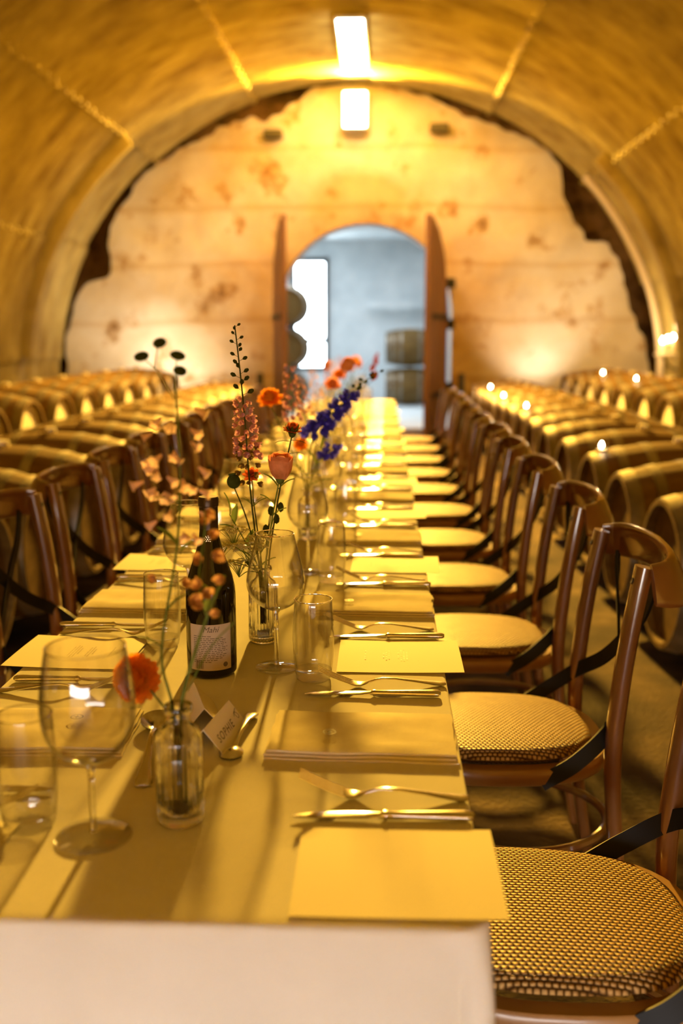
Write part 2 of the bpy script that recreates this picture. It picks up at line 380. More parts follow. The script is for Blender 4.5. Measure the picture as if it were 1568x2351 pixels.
# doors: planked leaves standing open into the tunnel
def leaf(n, hinge, free, top_side):
    root = struct(bpy.data.objects.new(n, None)); C.objects.link(root)
    h, f_ = Vector(hinge), Vector(free); d = f_-h; L = d.length; root.location = (h.x, h.y, 0); root.rotation_euler = (0, 0, math.atan2(d.y, d.x))
    np_ = 7; wd = L/np_
    for k in range(np_):
        def top(x): return 1.63+math.sqrt(max(0, 1.15**2-(1.15-x)**2))
        x0, x1 = k*wd+.004, (k+1)*wd-.004; z0, z1 = top(x0)-.01, top(x1)-.01; t = .028+.004*(k % 2)
        v = [(x0, -t, .03), (x1, -t, .03), (x1, t, .03), (x0, t, .03), (x0, -t, z0), (x1, -t, z1), (x1, t, z1), (x0, t, z0)]
        obj('plank', (v, [(3, 2, 1, 0), (4, 5, 6, 7), (0, 1, 5, 4), (1, 2, 6, 5), (2, 3, 7, 6), (3, 0, 4, 7)]), M['doorwood'], root, False)
    for z in (.55, 1.55): obj('hinge_strap', box(L*.42, 0, z, L*.86, .085, .07, .006), M['blackmetal'], root)
    return root
leaf('door_1', (-1.46, 13.66), (-1.215, 12.58), 0)
leaf('door_2', (.845, 13.66), (.545, 12.60), 0)
for k, z in enumerate((.62, 1.46, 2.0)):
    h_ = struct(obj(f'trim_{k+6}', box(.90, 13.70, z, .14, .05, .13, .008), M['blackmetal']))

# ------------------------------------------------------------------ lamps on the far wall
fl = thing('floodlight', 'glowing box floodlight high on the far wall above the arched doorway', 'lamp', (-.376, 13.6, 4.19))
obj('housing', join(box(0, .07, 0, .36, .16, .5, .02)), M['housing'], fl); obj('lens', box(0, -.02, 0, .29, .02, .43, .006), M['lamp'], fl)
obj('bracket', box(0, .13, -.28, .30, .08, .04, .01), M['housing'], fl)
sl = thing('strip_light', 'long glowing strip light along the crown of the vault', 'lamp', (-.352, 11.72, 4.47))
obj('housing', box(0, 0, .02, .31, 1.9, .05, .02), M['housing'], sl); obj('diffuser', box(0, 0, -.012, .27, 1.84, .03, .012), M['tube'], sl)
for x, z, s in ((-1.46, 3.92, 'left'), (.725, 3.98, 'right')):
    t = thing('vent_cover', f'small black wall vent {s} of the floodlight on the far wall', 'vent', (x, 13.76, z), group='black wall vents')
    obj('frame', box(0, -.03, 0, .25, .14, .11, .012), M['dark'], t)
    for q in range(4): obj('slat', box(0, -.105, -.033+.022*q, .21, .012, .009), M['dark'], t, False)
def uplight(x, y, s, tl):
    t = thing('uplight', f'small black floor uplight at the {s} of the far wall behind the barrels', 'lamp', (x, y, 0), group='floor uplights')
    obj('base', box(0, 0, .03, .2, .2, .06, .01), M['dark'], t); obj('can', mv(lathe([(0, 0), (.055, 0), (.06, .02), (.065, .2), (.055, .2), (.05, .12), (0, .12)], 20), 0, 0, .06), M['dark'], t)
uplight(-2.9, 12.86, 'left', 0); uplight(2.05, 12.98, 'right', 0)
for x, s in ((1.03, 'right'), (-1.6, 'left')):
    t = thing('bollard', f'black post standing {s} of the arched doorway', 'post', (x, 13.1, 0), group='black posts by the doorway')
    obj('base', lathe([(0, 0), (.14, 0), (.14, .015), (.05, .03), (.05, .04), (0, .04)], 20), M['dark'], t); obj('post', lathe([(0, .04), (.042, .04), (.042, .80), (.03, .83), (0, .83)], 16), M['dark'], t)

# ------------------------------------------------------------------ candles
flame_vf = lathe([(0, 0), (.007, .005), (.009, .012), (.0055, .022), (0, .032)], 10)
def tealight(label, loc):
    t = thing('tealight_candle', label, 'candle', loc, group='tealights on the barrels')
    obj('glass_cup', lathe([(0, 0), (.026, 0), (.03, .004), (.034, .06), (.032, .06), (.028, .008), (0, .006)], 20), M['glass'], t)
    obj('wax', lathe([(0, .006), (.025, .006), (.025, .022), (0, .023)], 16), M['wax'], t)
    obj('wick', lathe([(0, .02), (.001, .02), (.001, .03), (0, .03)], 6), M['dark'], t)
    obj('flame', mv(flame_vf, 0, 0, .027), M['flame'], t)
sc = thing('wall_sconce', 'bright cluster of candles on a bracket shelf at the right vault wall', 'lamp', (3.50, 12.5, 1.08))
obj('shelf', box(.05, 0, 0, .36, .34, .03, .006), M['pipe'], sc); obj('bracket', join(box(.16, 0, -.12, .03, .05, .22), tube([(.16, 0, -.2), (.02, 0, -.14), (-.06, 0, -.02)], .012)), M['blackmetal'], sc)
for k, (dx, dy, h) in enumerate(((-.06, .05, .13), (-.03, -.06, .15), (.05, 0, .17))):
    c = obj('candle', mv(lathe([(0, 0), (.035, 0), (.035, h), (.028, h-.004), (0, h-.008)], 18), dx, dy, .015), M['wax'], sc)
    obj('flame', mv(xf(flame_vf, Matrix.Scale(2.2, 4)), dx, dy, h+.01), M['flame'], c)
light('sconce_glow', 'POINT', (3.38, 12.5, 1.36), 22, (1, .62, .25), shadow_soft_size=.05)

# ------------------------------------------------------------------ barrels
BR, BL = .35, .46
def bprof(z): return BR - .068*(z/BL)**2
prof = [(bprof(z*BL), z*BL) for z in [-1+2*k/16 for k in range(17)]]
NS = 26
def stavefn(a, z, k): q = (a*NS/(2*PI)) % 1; return 1 - .008*(abs(q-.5)*2)**6
rim = .020
body_vf = lathe([(bprof(BL)-rim, -BL+.05), (bprof(BL)-rim, -BL)] + prof + [(bprof(BL)-rim, BL), (bprof(BL)-rim, BL-.05)], NS*4, lambda a, z, k: stavefn(a, z, k) if 1 < k < 19 else 1)
head_vf = lathe([(0, 0), (bprof(BL)-rim+.001, 0)], 40)
RX = Matrix.Rotation(PI/2, 4, 'Y')
me_body = mesh('staves', xf(body_vf, RX), M['barrel'], angle=25)
me_head = mesh('barrel_head', join(*[xf(([(x0, -math.sqrt(max(0, .262**2-x0*x0)), 0), (x1, -math.sqrt(max(0, .262**2-x1*x1)), 0), (x1, math.sqrt(max(0, .262**2-x1*x1)), 0), (x0, math.sqrt(max(0, .262**2-x0*x0)), 0)] , [(0, 1, 2, 3)]), RX) for x0, x1 in [(-.262+.524*k/24+.0, -.262+.524*(k+1)/24) for k in range(24)]]), M['barrelhead'])
hoops = []
for z0, z1 in ((-.455, -.40), (-.34, -.295), (-.20, -.155), (.155, .20), (.295, .34), (.40, .455)):
    hoops.append(mesh('hoop', xf(lathe([(bprof(z0)-.001, z0), (bprof(z0)+.004, z0), (bprof(z1)+.004, z1), (bprof(z1)-.001, z1)], 40), RX), M['hoop']))
me_bung = mesh('bung', mv(lathe([(0, 0), (.032, 0), (.028, .03), (0, .032)], 14), 0, 0, .345), M['barrelhead'])
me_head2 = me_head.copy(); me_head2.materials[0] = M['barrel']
def barrel(label, loc, group, rz=0, pale=False):
    t = thing('wine_barrel', label, 'barrel', loc, rz, group)
    obj('staves', me_body, None, t)
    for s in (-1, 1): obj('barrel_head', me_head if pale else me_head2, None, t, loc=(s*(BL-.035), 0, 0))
    for h in hoops: obj('hoop', h, None, t)
    obj('bung', me_bung, None, t)
    return t
ZC = .07+BR
def rack(x, y0, y1, h, label):
    t = thing('barrel_rack', label, 'rack', (x, 0, 0), group='barrel racks')
    for dx in (-.13, .13): obj('rail', box(dx, (y0+y1)/2, h/2, .08, y1-y0, h, .006), M['blackmetal'], t)
    y = y0+.15
    while y < y1: obj('crossbar', box(0, y, .03, .46, .05, .06, .006), M['blackmetal'], t); y += 1.4
random.seed(4)
def brow(xh0, sgn, y0, n, side, rown, drift=0, zc=ZC):
    for k in range(n):
        y = y0+.715*k
        barrel(f'{"pale-headed " if rown == "back" else ""}oak wine barrel, {nth(k)} of the {rown} row on the {side}', (xh0+drift*k+sgn*BL+random.uniform(-.015, .015), y, zc+.002), f'wine barrels in the {rown} row on the {side}', 0, rown == 'back')
    xm = xh0+sgn*BL+drift*(n-1)/2; rack(xm, y0-.3, y0+.715*(n-1)+.3, zc-BR, f'black floor rack under the {rown} barrel row on the {side}')
brow(1.06, 1, 3.72, 13, 'right', 'front', .004); brow(2.16, 1, 4.9, 11, 'right', 'back', 0, ZC+.15)
brow(-1.42, -1, 3.42, 13, 'left', 'front'); brow(-2.5, -1, 4.2, 12, 'left', 'back', 0, ZC+.15)
for k, (x, y) in enumerate(((1.13, 5.15), (1.15, 8.01), (1.14, 9.44), (1.17, 10.87), (2.30, 9.19), (2.31, 10.62), (-1.98, 4.85))):
    dz = bprof(abs(x-(1.06+BL+.004*6 if 0 < x < 2 else (2.16+BL if x > 2 else -1.42-BL))))
    lab = ['lit tealight on a front-row right barrel close to the chairs, nearest of all', 'second nearest lit tealight on the right front barrel row', 'third lit tealight on the right front barrel row', 'farthest lit tealight on the right front barrel row', 'nearer lit tealight on the back barrel row at right', 'farther lit tealight on the back barrel row at right', 'lone lit tealight on the left front barrel row'][k]
    tealight(lab, (x, y, ZC+dz+.001+(.15 if x > 2 else 0)))
for k, z in enumerate((.37, 1.09)):
    t = barrel(['lower barrel of the pair at right in the bluish far room', 'upper barrel of the pair at right in the bluish far room'][k], (.52, 19.0, z), 'barrels in the far room')
for k, z in enumerate((.37, 1.09, 1.81)):
    t = barrel(f'{["bottom", "middle", "top"][k]} barrel of the stack before the bright window in the far room', (-1.62, 17.6, z), 'barrels in the far room', PI/2)

# ------------------------------------------------------------------ table and cloth
TX0, TX1, TY0, TY1, TZ = -.615, .11, .868, 8.86, .75
TCX = (TX0+TX1)/2
tb = thing('banquet_table', 'long narrow trestle table beneath the white tablecloth', 'table', (TCX, 0, 0))
obj('tabletop', box(0, (TY0+TY1)/2, .733, .66, TY1-TY0-.07, .028, .003), M['doorwood'], tb)
for y in (1.25, 3.1, 4.9, 6.7, 8.5):
    for s in (-1, 1): obj('leg', box(s*.27, y, .36, .05, .05, .72, .004), M['doorwood'], tb)
def cloth():
    # perimeter of the top with rounded corners, then the hanging skirt with folds near the corners
    per = []
    rc = .03
    def seg(a, b, n): return [(a[0]+(b[0]-a[0])*k/n, a[1]+(b[1]-a[1])*k/n) for k in range(n)]
    def arc(cx, cy, a0, n=8): return [(cx+rc*math.cos(R(a0+90*k/n)), cy+rc*math.sin(R(a0+90*k/n))) for k in range(n)]
    x0, x1, y0, y1 = TX0, TX1, TY0, TY1
    per += arc(x0+rc, y0+rc, 180) + seg((x0+rc, y0), (x1-rc, y0), 40) + arc(x1-rc, y0+rc, 270) + seg((x1, y0+rc), (x1, y1-rc), 120) + arc(x1-rc, y1-rc, 0) + seg((x1-rc, y1), (x0+rc, y1), 30) + arc(x0+rc, y1-rc, 90) + seg((x0, y1-rc), (x0, y0+rc), 120)
    n = len(per); v, f = [], []; drop = .245; levels = [(-.006, 0), (-.002, .0012), (0, .005), (.001, .02)] + [(.002+.01*k/10, .02+(drop-.02)*k/10) for k in range(1, 11)]
    for off, dz in levels:
        for i, (x, y) in enumerate(per):
            p, q = per[i-1], per[(i+1) % n]; t = Vector((q[0]-p[0], q[1]-p[1], 0)).normalized(); nr = Vector((t.y, -t.x, 0))
            dc = min((Vector((x, y))-Vector(c)).length for c in ((x0, y0), (x1, y0), (x0, y1), (x1, y1)))
            hang = min(1, dz/.08)
            fold = (.020*math.exp(-(dc/.016)**2) - .016*math.exp(-((dc-.034)/.012)**2) + .006*math.exp(-((dc-.09)/.03)**2))*hang + .004*math.sin(i*.55)*hang*min(1, dz/.2)
            v.append(Vector((x, y, TZ-dz)) + nr*(off+fold))
    for l in range(len(levels)-1):
        for i in range(n):
            j = (i+1) % n; f.append((l*n+i, l*n+n+i, l*n+n+j, l*n+j))
    f.append(tuple(range(n)))
    return v, f
tag(obj('tablecloth', cloth(), M['cloth'], angle=50), 'white linen cloth over the long narrow table, hanging down at the near end', 'tablecloth')

# ------------------------------------------------------------------ chairs (local: front is -x, back is +x)
def seat_outline(n=48, s=1.0):
    out = []
    for i in range(n):
        a = 2*PI*i/n; c, sn = math.cos(a), math.sin(a); e = .72
        x = math.copysign(abs(c)**e, c)*.208; y = math.copysign(abs(sn)**e, sn)*.208
        y *= 1.0 - .10*((x/.208+1)/2)
        out.append((x*s, y*s))
    return out
def ring_vf():
    o = seat_outline(); path = [Vector((x, y, .4375)) for x, y in o]
    return sweep(path, [(-.013, -.0175), (.013, -.0175), (.017, -.013), (.017, .013), (.013, .0175), (-.013, .0175), (-.017, .013), (-.017, -.013)], (0, 0, 1), closed=True)
def pad_vf():
    prof = [(.80, .446), (.88, .458), (.928, .4635), (.918, .469), (.87, .4760), (.80, .480), (.6, .485), (.35, .488), (.12, .489)]
    v, f = [], []; n = 48
    for s, z in prof: v += [(x, y, z) for x, y in seat_outline(n, s)]
    for l in range(len(prof)-1):
        for i in range(n): j = (i+1) % n; f.append((l*n+i, l*n+j, l*n+n+j, l*n+n+i))
    f += [tuple(range((len(prof)-1)*n, len(prof)*n)), tuple(range(n-1, -1, -1))]
    return v, f
def post_vf(s): return sweep(spline([(.262, s*.205, 0), (.220, s*.198, .25), (.203, s*.192, .46), (.210, s*.190, .60), (.226, s*.188, .74), (.247, s*.184, .868)], 5), sup(.024, .017, 12, .8), (1, 0, 0.2), lambda t: .8+.2*min(1, t*2.2))
def crest_vf():
    pts = []
    for k in range(25):
        q = -1+2*k/24; y = .222*math.sin(q*PI/2*.98) ; x = .256+.084*math.cos(q*PI/2)**.62 if abs(q) < .999 else .256
        pts.append(Vector((x, y, .846-.006*abs(q))))
    sec = [(a, b) for a, b in sup(.0125, .047, 14, .7)]
    sec = [(a - b*.42, b) for a, b in sec]
    return sweep(pts, sec, (0, 0, 1), lambda t: .80+.20*math.sin(PI*t)**.5)
def strap_vf(s):
    p = spline([(.06, s*.203, .425), (.13, s*.205, .472), (.200, s*.172, .535), (.236, s*.07, .60), (.258, -s*.03, .68), (.270, -s*.11, .752), (.278, -s*.150, .825)], 6)
    return sweep(p, [(-.003, -.016), (.003, -.016), (.003, .016), (-.003, .016)], (.0, .25, 1))
def make_chair(label):
    t = thing('crossback_chair', label, 'chair', (0, 0, 0))
    obj('seat_frame', ring_vf(), M['ringwood'], t); obj('seat_pad', pad_vf(), M['weave'], t, angle=60)
    for s in (-1, 1):
        p = obj('back_post', post_vf(s), M['wood'], t)
        obj('screw', xf(lathe([(0, 0), (.0075, 0), (.006, .003), (0, .002)], 10), Matrix.Translation((.226, s*.186, .840)) @ Matrix.Rotation(R(-70), 4, 'Y')), M['screw'], p)
        obj('front_leg', tube([(-.175, s*.185, 0), (-.165, s*.172, .25), (-.155, s*.165, .43)], .017, 10, 3, lambda q: .75+.25*q), M['wood'], t)
        obj('cross_strap', strap_vf(s), M['blackmetal'], t)
    obj('crest_rail', crest_vf(), M['wood'], t)
    obj('stretcher_hoop', sweep([(.035+.205*math.cos(2*PI*k/36), .178*math.sin(2*PI*k/36), .26) for k in range(36)], circ(.010), (0, 0, 1), closed=True), M['wood'], t)
    return t
CH = [1.36, 2.09, 2.77] + [2.77+.675*k for k in range(1, 9)]
random.seed(11)
chair0 = None
for k, y in enumerate(CH):
    lab = f'bentwood crossback chair with woven seat, {nth(k)} on the right side'
    if k == 0: chair0 = make_chair(lab); chair0.location = (.262, y, 0); chair0['group'] = 'chairs along the right side'; chair0.rotation_euler = (0, 0, R(-3))
    else: dup(chair0, (.262+random.uniform(-.008, .012), y, 0), R(random.uniform(-3, 3)), lab, 'chairs along the right side')
for k, y in enumerate([2.54+.575*q for q in range(11)]):
    lab = f'bentwood crossback chair, {nth(k)} on the left side'
    dup(chair0, (-.738+random.uniform(-.012, .012), y, 0), PI+R(random.uniform(-4, 4)), lab, 'chairs along the left side')

# ------------------------------------------------------------------ place settings
def napkin_vf(seed):
    L, W = .262, .155; out = []
    for l in range(3):
        z0 = l*.0042
        def top(a, b, l=l, z0=z0):
            x = (a-.5)*(L-.004*l)+.003*noise.noise(Vector((b*5, l*3+seed, 0))); y = (b-.5)*(W-.005*l)+.004*noise.noise(Vector((a*4, l*5+seed, 2)))
            return x, y, z0
        nu, nv = 16, 10
        v = []; f = []
        for j in range(nv+1):
            for i in range(nu+1):
                x, y, z = top(i/nu, j/nv); e = min(i, nu-i, j, nv-j); bulge = .0034 + (.0022*noise.noise(Vector((x*16, y*22, seed+l))) if e > 0 else -.0012) + (.006*max(0, noise.noise(Vector((x*9, y*14, seed*2.3)))) if l == 2 and e > 0 else 0)
                v.append((x, y, z+bulge))
        n = len(v)
        per = [i for i in range(nu+1)] + [(j+1)*(nu+1)-1 for j in range(1, nv+1)] + [nv*(nu+1)+i for i in range(nu-1, -1, -1)] + [j*(nu+1) for j in range(nv-1, 0, -1)]
        f += [(j*(nu+1)+i, j*(nu+1)+i+1, (j+1)*(nu+1)+i+1, (j+1)*(nu+1)+i) for j in range(nv) for i in range(nu)]
        for q in per: v.append((v[q][0], v[q][1], z0-.0002 if l == 0 else z0-.0008))
        m = len(per)
        for q in range(m): a, b = q, (q+1) % m; f.append((per[b], per[a], n+a, n+b))
        out.append((v, f))
    return join(*out)
emb_vf = join(lathe([(.0075, 0), (.0095, 0)], 24), lathe([(0, .0001), (.0028, .0001)], 14), *[xf(([(-.0006, .003, 0), (.0006, .003, 0), (.0006, .0068, 0), (-.0006, .0068, 0)], [(0, 1, 2, 3)]), Matrix.Rotation(2*PI*k/6, 4, 'Z')) for k in range(6)])
me_emb = mesh('emblem', emb_vf, M['dark_ink'])
nap_meshes = [mesh('napkin', napkin_vf(s), M['napkin'], angle=60) for s in (1.3, 4.7, 8.2)]
def menu_print():
    random.seed(9); out = []
    def line(x, w, h=.0016, y0=0):
        y = -w/2
        while y < w/2:
            l = random.uniform(.004, .011); l = min(l, w/2-y)
            if l > .001: out.append(box(x, y+l/2+y0, 0, h, l, .00005))
            y += l+.002
    for x, w in ((-.060, .05), (-.028, .030), (-.023, .055), (-.018, .045), (-.002, .035), (.003, .06), (.008, .065), (.013, .050), (.028, .04), (.033, .06), (.050, .02)): line(x, w, .0022)
    return join(*out)
def menu_vf(curl): return grid(lambda a, b: ((a-.5)*.215, (b-.5)*.178, .0012+curl*(a-.3)**2*.010+.0012*math.sin(b*3)), 14, 10)
me_print = mesh('print', menu_print(), M['ink'], False)
def menu_mesh(c):
    v, f = menu_vf(c); n = len(v); v2 = v+[(x, y, z-.0005) for x, y, z in v]
    return mesh('menu', (v2, f+[tuple(i+n for i in q[::-1]) for q in f]), M['paper'])
menu_meshes = [menu_mesh(c) for c in (.3, .5)]
# cutlery lies along x: working end at -x, handle at +x
def knife_parts():
    b = loft([(-.107, -.003, .0035, .0012, .0004), (-.098, -.001, .0036, .0052, .0006), (-.08, 0, .0038, .0088, .0009), (-.05, .001, .004, .0098, .0011), (-.02, .001, .0045, .0088, .0014), (-.004, 0, .005, .0062, .0022), (.0, 0, .005, .0045, .0034)], 12, .8)
    h = loft([(-.002, 0, .005, .0044, .0036), (.003, 0, .005, .0066, .0052), (.007, 0, .005, .0050, .0042), (.03, 0, .005, .0056, .0043), (.07, 0, .0052, .0078, .0048), (.095, 0, .0054, .0092, .005), (.104, 0, .0053, .0082, .0046), (.1075, 0, .0052, .004, .003)], 14, .85)
    return b, h
def fork_parts():
    def zc(x): return .0025+.012*max(0, 1-((x+.02)/.05)**2)*.7 if x > -.07 else .0025
    hd = loft([(-.012, 0, .0105, .0030, .0017), (.0, 0, .0125, .0032, .0018), (.02, 0, .012, .0036, .0018), (.05, 0, .0082, .0052, .0019), (.08, 0, .0042, .0085, .0021), (.094, 0, .003, .0098, .0022), (.1005, 0, .003, .0078, .002), (.103, 0, .003, .004, .0015)], 12, .85)
    rt = loft([(-.050, 0, .0065, .0130, .0011), (-.043, 0, .0045, .0134, .0012), (-.036, 0, .0040, .0118, .0014), (-.028, 0, .0052, .0066, .0016), (-.02, 0, .0078, .0036, .0017), (-.010, 0, .0108, .003, .0017)], 12, .8)
    tines = [loft([(-.104, yy*1.02, .031, .0013, .0009), (-.09, yy, .0240, .0021, .0013), (-.07, yy, .0148, .0023, .0014), (-.047, yy, .0058, .0021, .0011)], 8, .8) for yy in (-.0108, -.0036, .0036, .0108)]
    return hd, rt, tines
def spoon_parts(L, bl, bw, flip, dep=.010):
    def fn(a, b):
        u = 2*PI*a; r = b; x = bl/2*r*math.cos(u); y = bw/2*r*math.sin(u)*(1-.12*math.cos(u)); z = dep*(r*r-1)
        return Vector((x, y, z))
    v, f = grid(fn, 28, 6); v2 = [p+Vector((0, 0, -.0012)) for p in v]; n = len(v)
    bowl = (v+v2, f+[tuple(i+n for i in q[::-1]) for q in f])
    s = -1 if flip else 1
    bowl = mv(([Vector((p.x, p.y, s*p.z)) for p in bowl[0]], bowl[1]), -L/2+bl/2, 0, .002 if flip else .0125)
    z0 = .0025 if flip else .012
    h = loft([(-L/2+bl-.004, 0, z0, .0040, .0016), (-L/2+bl+.02, 0, z0+.006, .0032, .0020), (-.0, 0, z0+.008, .0034, .0020), (L*.25, 0, .0095, .0058, .0020), (L*.44, 0, .0042, .0105, .0022), (L*.49, 0, .003, .0095, .002), (L*.5, 0, .003, .005, .0015)], 12, .85)
    return bowl, h
kb, kh = knife_parts(); fh, fr, ft = fork_parts()
def make_knife():
    t = thing('table_knife', 'x', 'knife'); obj('blade', kb, M['steel'], t); obj('handle', kh, M['steel'], t); return t
def make_fork():
    t = thing('table_fork', 'x', 'fork'); obj('handle', fh, M['steel'], t); h = obj('head', fr, M['steel'], t)
    me = [mesh('tine', q, M['steel']) for q in ft]
    for q in me: obj('tine', q, None, h)
    return t
def make_napkin(i):
    o = obj('napkin', nap_meshes[i], None); obj('emblem', me_emb, None, o, loc=(-.045, -.020, .0175)); return tag(o, 'x', 'napkin')
def make_menu(i):
    o = obj('menu_card', menu_meshes[i % 2], None)
    if i < 2: obj('print', me_print, None, o, loc=(.0, 0, .0028))['kind'] = 'stuff'
    return tag(o, 'x', 'menu')
proto = {}
def place(kind, maker, loc, rz, label, group):
    if kind not in proto:
        o = proto[kind] = maker(); o.location = loc; o.rotation_euler = (0, 0, rz); o['label'] = label; o['group'] = group; return o
    return dup(proto[kind], loc, rz, label, group)
random.seed(21)
Z = TZ+.0008
def jit(s): return random.uniform(-s, s)
for side in ('right', 'left'):
    sg = 1 if side == 'right' else -1; fl_ = 0 if sg == 1 else PI
    def X(x): return x if sg == 1 else 2*TCX-x
    def rot(a): return R(a)+fl_
    kn = fk = 0
    for k in range(11):
        ym = (.974+.7175*k); yn = 1.325+.7*k
        if yn > TY1-.1: break
        mx = [.0195, .034, .036, .03][k] if k < 4 else .02+jit(.012)
        mi = 2 if k == 0 and sg == 1 else k % 2
        place(f'menu{mi}', lambda mi=mi: make_menu(mi), (X(mx), ym, Z), rot(jit(1.5) if k else 0), f'cream menu card, {nth(k)} on the {side} side of the table', f'menu cards along the {side} side')
        nx = [-.024, -.02, -.018][k] if k < 3 else -.02+jit(.01)
        place(f'nap{k % 3}', lambda k=k: make_napkin(k % 3), (X(nx), yn, Z), rot(jit(2)), f'folded linen napkin, {nth(k)} on the {side} side of the table', f'folded napkins along the {side} side')
        yk = 1.09+.7*k+(.01 if k else 0)
        y2 = 1.495+.705*k
        pairs = [(yk, yk+.053), (y2, y2+.046)]
        for q, (ya, yb) in enumerate(pairs):
            if yb > TY1-.06: continue
            if sg == -1: ya, yb = yb, ya
            dx = [.004, -.012, .012][2*k+q] if 2*k+q < 3 else jit(.01)
            place('knife', make_knife, (X(dx), ya, Z), rot(jit(2.5)), f'steel table knife, {nth(kn)} on the {side} side of the table', f'table knives along the {side} side'); kn += 1
            dx2 = [.006, .004, .0][2*k+q] if 2*k+q < 3 else jit(.01)
            ro = [-1, 4, 0][2*k+q] if 2*k+q < 3 else jit(3)
            place('fork', make_fork, (X(dx2), yb, Z), rot(ro), f'steel table fork, {nth(fk)} on the {side} side of the table', f'table forks along the {side} side'); fk += 1

# ------------------------------------------------------------------ glassware
def make_wine(big):
    t = thing('wine_glass', 'x', 'glass')
    if big: bowl = [(.004, .088), (.012, .090), (.026, .097), (.040, .110), (.049, .127), (.0525, .148), (.0515, .172), (.048, .198), (.0435, .224)]; fr_ = .043; sh_ = .090
    else: bowl = [(.004, .102), (.014, .104), (.030, .113), (.043, .128), (.0492, .146), (.0478, .166), (.0425, .190), (.0365, .214), (.0315, .234)]; fr_ = .036; sh_ = .104
    pr = [(r, z) for r, z in [(p.x, p.z) for p in spline([(r, 0, z) for r, z in bowl], 3)]]
    rr, rz_ = pr[-1]
    rimv = sweep([(rr*math.cos(2*PI*k/40), rr*math.sin(2*PI*k/40), rz_) for k in range(40)], circ(.0008, 6), (0, 0, 1), closed=True)
    inner = [(max(0, r-.0014), z+.0006) for r, z in pr]
    b = obj('bowl', join(lathe(pr, 40), lathe([(0, pr[0][1]+.002)]+inner[1:], 40)), M['glass'], t, angle=0); obj('rim', rimv, M['solidglass'], b)
    obj('stem', lathe([(0, .004), (.0048, .006), (.0036, .02), (.0033, .06), (.0042, sh_-.008), (.009, sh_+.001), (0, sh_+.003)], 16), M['solidglass'], t)
    obj('foot', lathe([(0, 0), (fr_-.002, 0), (fr_, .001), (fr_-.002, .0024), (fr_*.5, .0036), (.009, .006), (0, .0065)], 40), M['glass'], t)
    return t
def make_tumbler():
    t = thing('water_tumbler', 'x', 'glass')
    pr = [(p.x, p.z) for p in spline([(.0290, .006), (.0315, .02), (.0337, .05), (.0340, .08), (.0325, .11), (.0310, .135)] and [(.029, 0, .006), (.0315, 0, .02), (.0337, 0, .05), (.034, 0, .08), (.0325, 0, .11), (.031, 0, .135)], 3)]
    w_ = obj('wall', join(lathe(pr, 40), lathe([(max(0, r-.0016), z+.006) for r, z in pr[:-1]]+[(pr[-1][0]-.0016, pr[-1][1])], 40)), M['glass'], t, angle=0)
    obj('rim', sweep([(.031*math.cos(2*PI*k/40), .031*math.sin(2*PI*k/40), .135) for k in range(40)], circ(.0010, 6), (0, 0, 1), closed=True), M['solidglass'], w_)
    obj('base', lathe([(0, 0), (.026, 0), (.0288, .003), (.0305, .012), (.030, .016), (.024, .0145), (.012, .012), (0, .0115)], 40), M['glass'], t)
    return t
def make_vase():
    t = thing('ribbed_bud_vase', 'x', 'vase')
    NR = 30
    out = [(0, 0), (.023, 0), (.0268, .003), (.0275, .008), (.0270, .060), (.0268, .098), (.0262, .104), (.0225, .113), (.0150, .119), (.0128, .124), (.0132, .131), (.0165, .1345), (.0172, .138), (.0160, .1415)]
    inn = [(.0125, .141), (.0105, .132), (.0105, .122), (.0190, .111), (.0232, .103), (.0236, .060), (.0236, .014), (.018, .010), (0, .009)]
    pf = []
    for a, b in zip(out, out[1:]):
        n = max(1, int((b[1]-a[1])/.012)); pf += [(a[0]+(b[0]-a[0])*k/n, a[1]+(b[1]-a[1])*k/n) for k in range(n)]
    pf += [out[-1]] + inn
    def fn(a, z, k): return 1+.030*(abs(math.sin(a*NR/2))-.6) if .006 < z < .100 and k < len(pf)-len(inn) else 1
    obj('body', lathe(pf, NR*6, fn), M['solidglass'], t, angle=70); return t
def glass_at(kind, maker, x, y, label, group, rz=0): return place(kind, maker, (x, y, Z), rz, label, group)
for k in range(11):
    glass_at('tum', make_tumbler, -.11+(jit(.01) if k > 1 else -.004*k), 1.575+.66*k, f'clear water tumbler, {nth(k)} on the right side of the table', 'water tumblers along the right side')
    glass_at('wine', lambda: make_wine(False), -.177+(jit(.01) if k else 0), 1.625+.67*k+(.03 if k else 0), f'stemmed wine glass, {nth(k)} on the right side of the table', 'wine glasses along the right side')
    glass_at('tum', make_tumbler, -.405+(jit(.01) if k > 1 else .007*k), 1.06+.682*k, f'clear water tumbler, {nth(k)} on the left side of the table', 'water tumblers along the left side')
    if k == 0: glass_at('bigwine', lambda: make_wine(True), -.323, 1.035, 'wide balloon wine glass at the near left, close to the ribbed vase', 'wine glasses along the left side')
    else: glass_at('wine', None, -.39+jit(.01), 1.93+.675*(k-1), f'stemmed wine glass, {nth(k)} on the left side of the table', 'wine glasses along the left side')

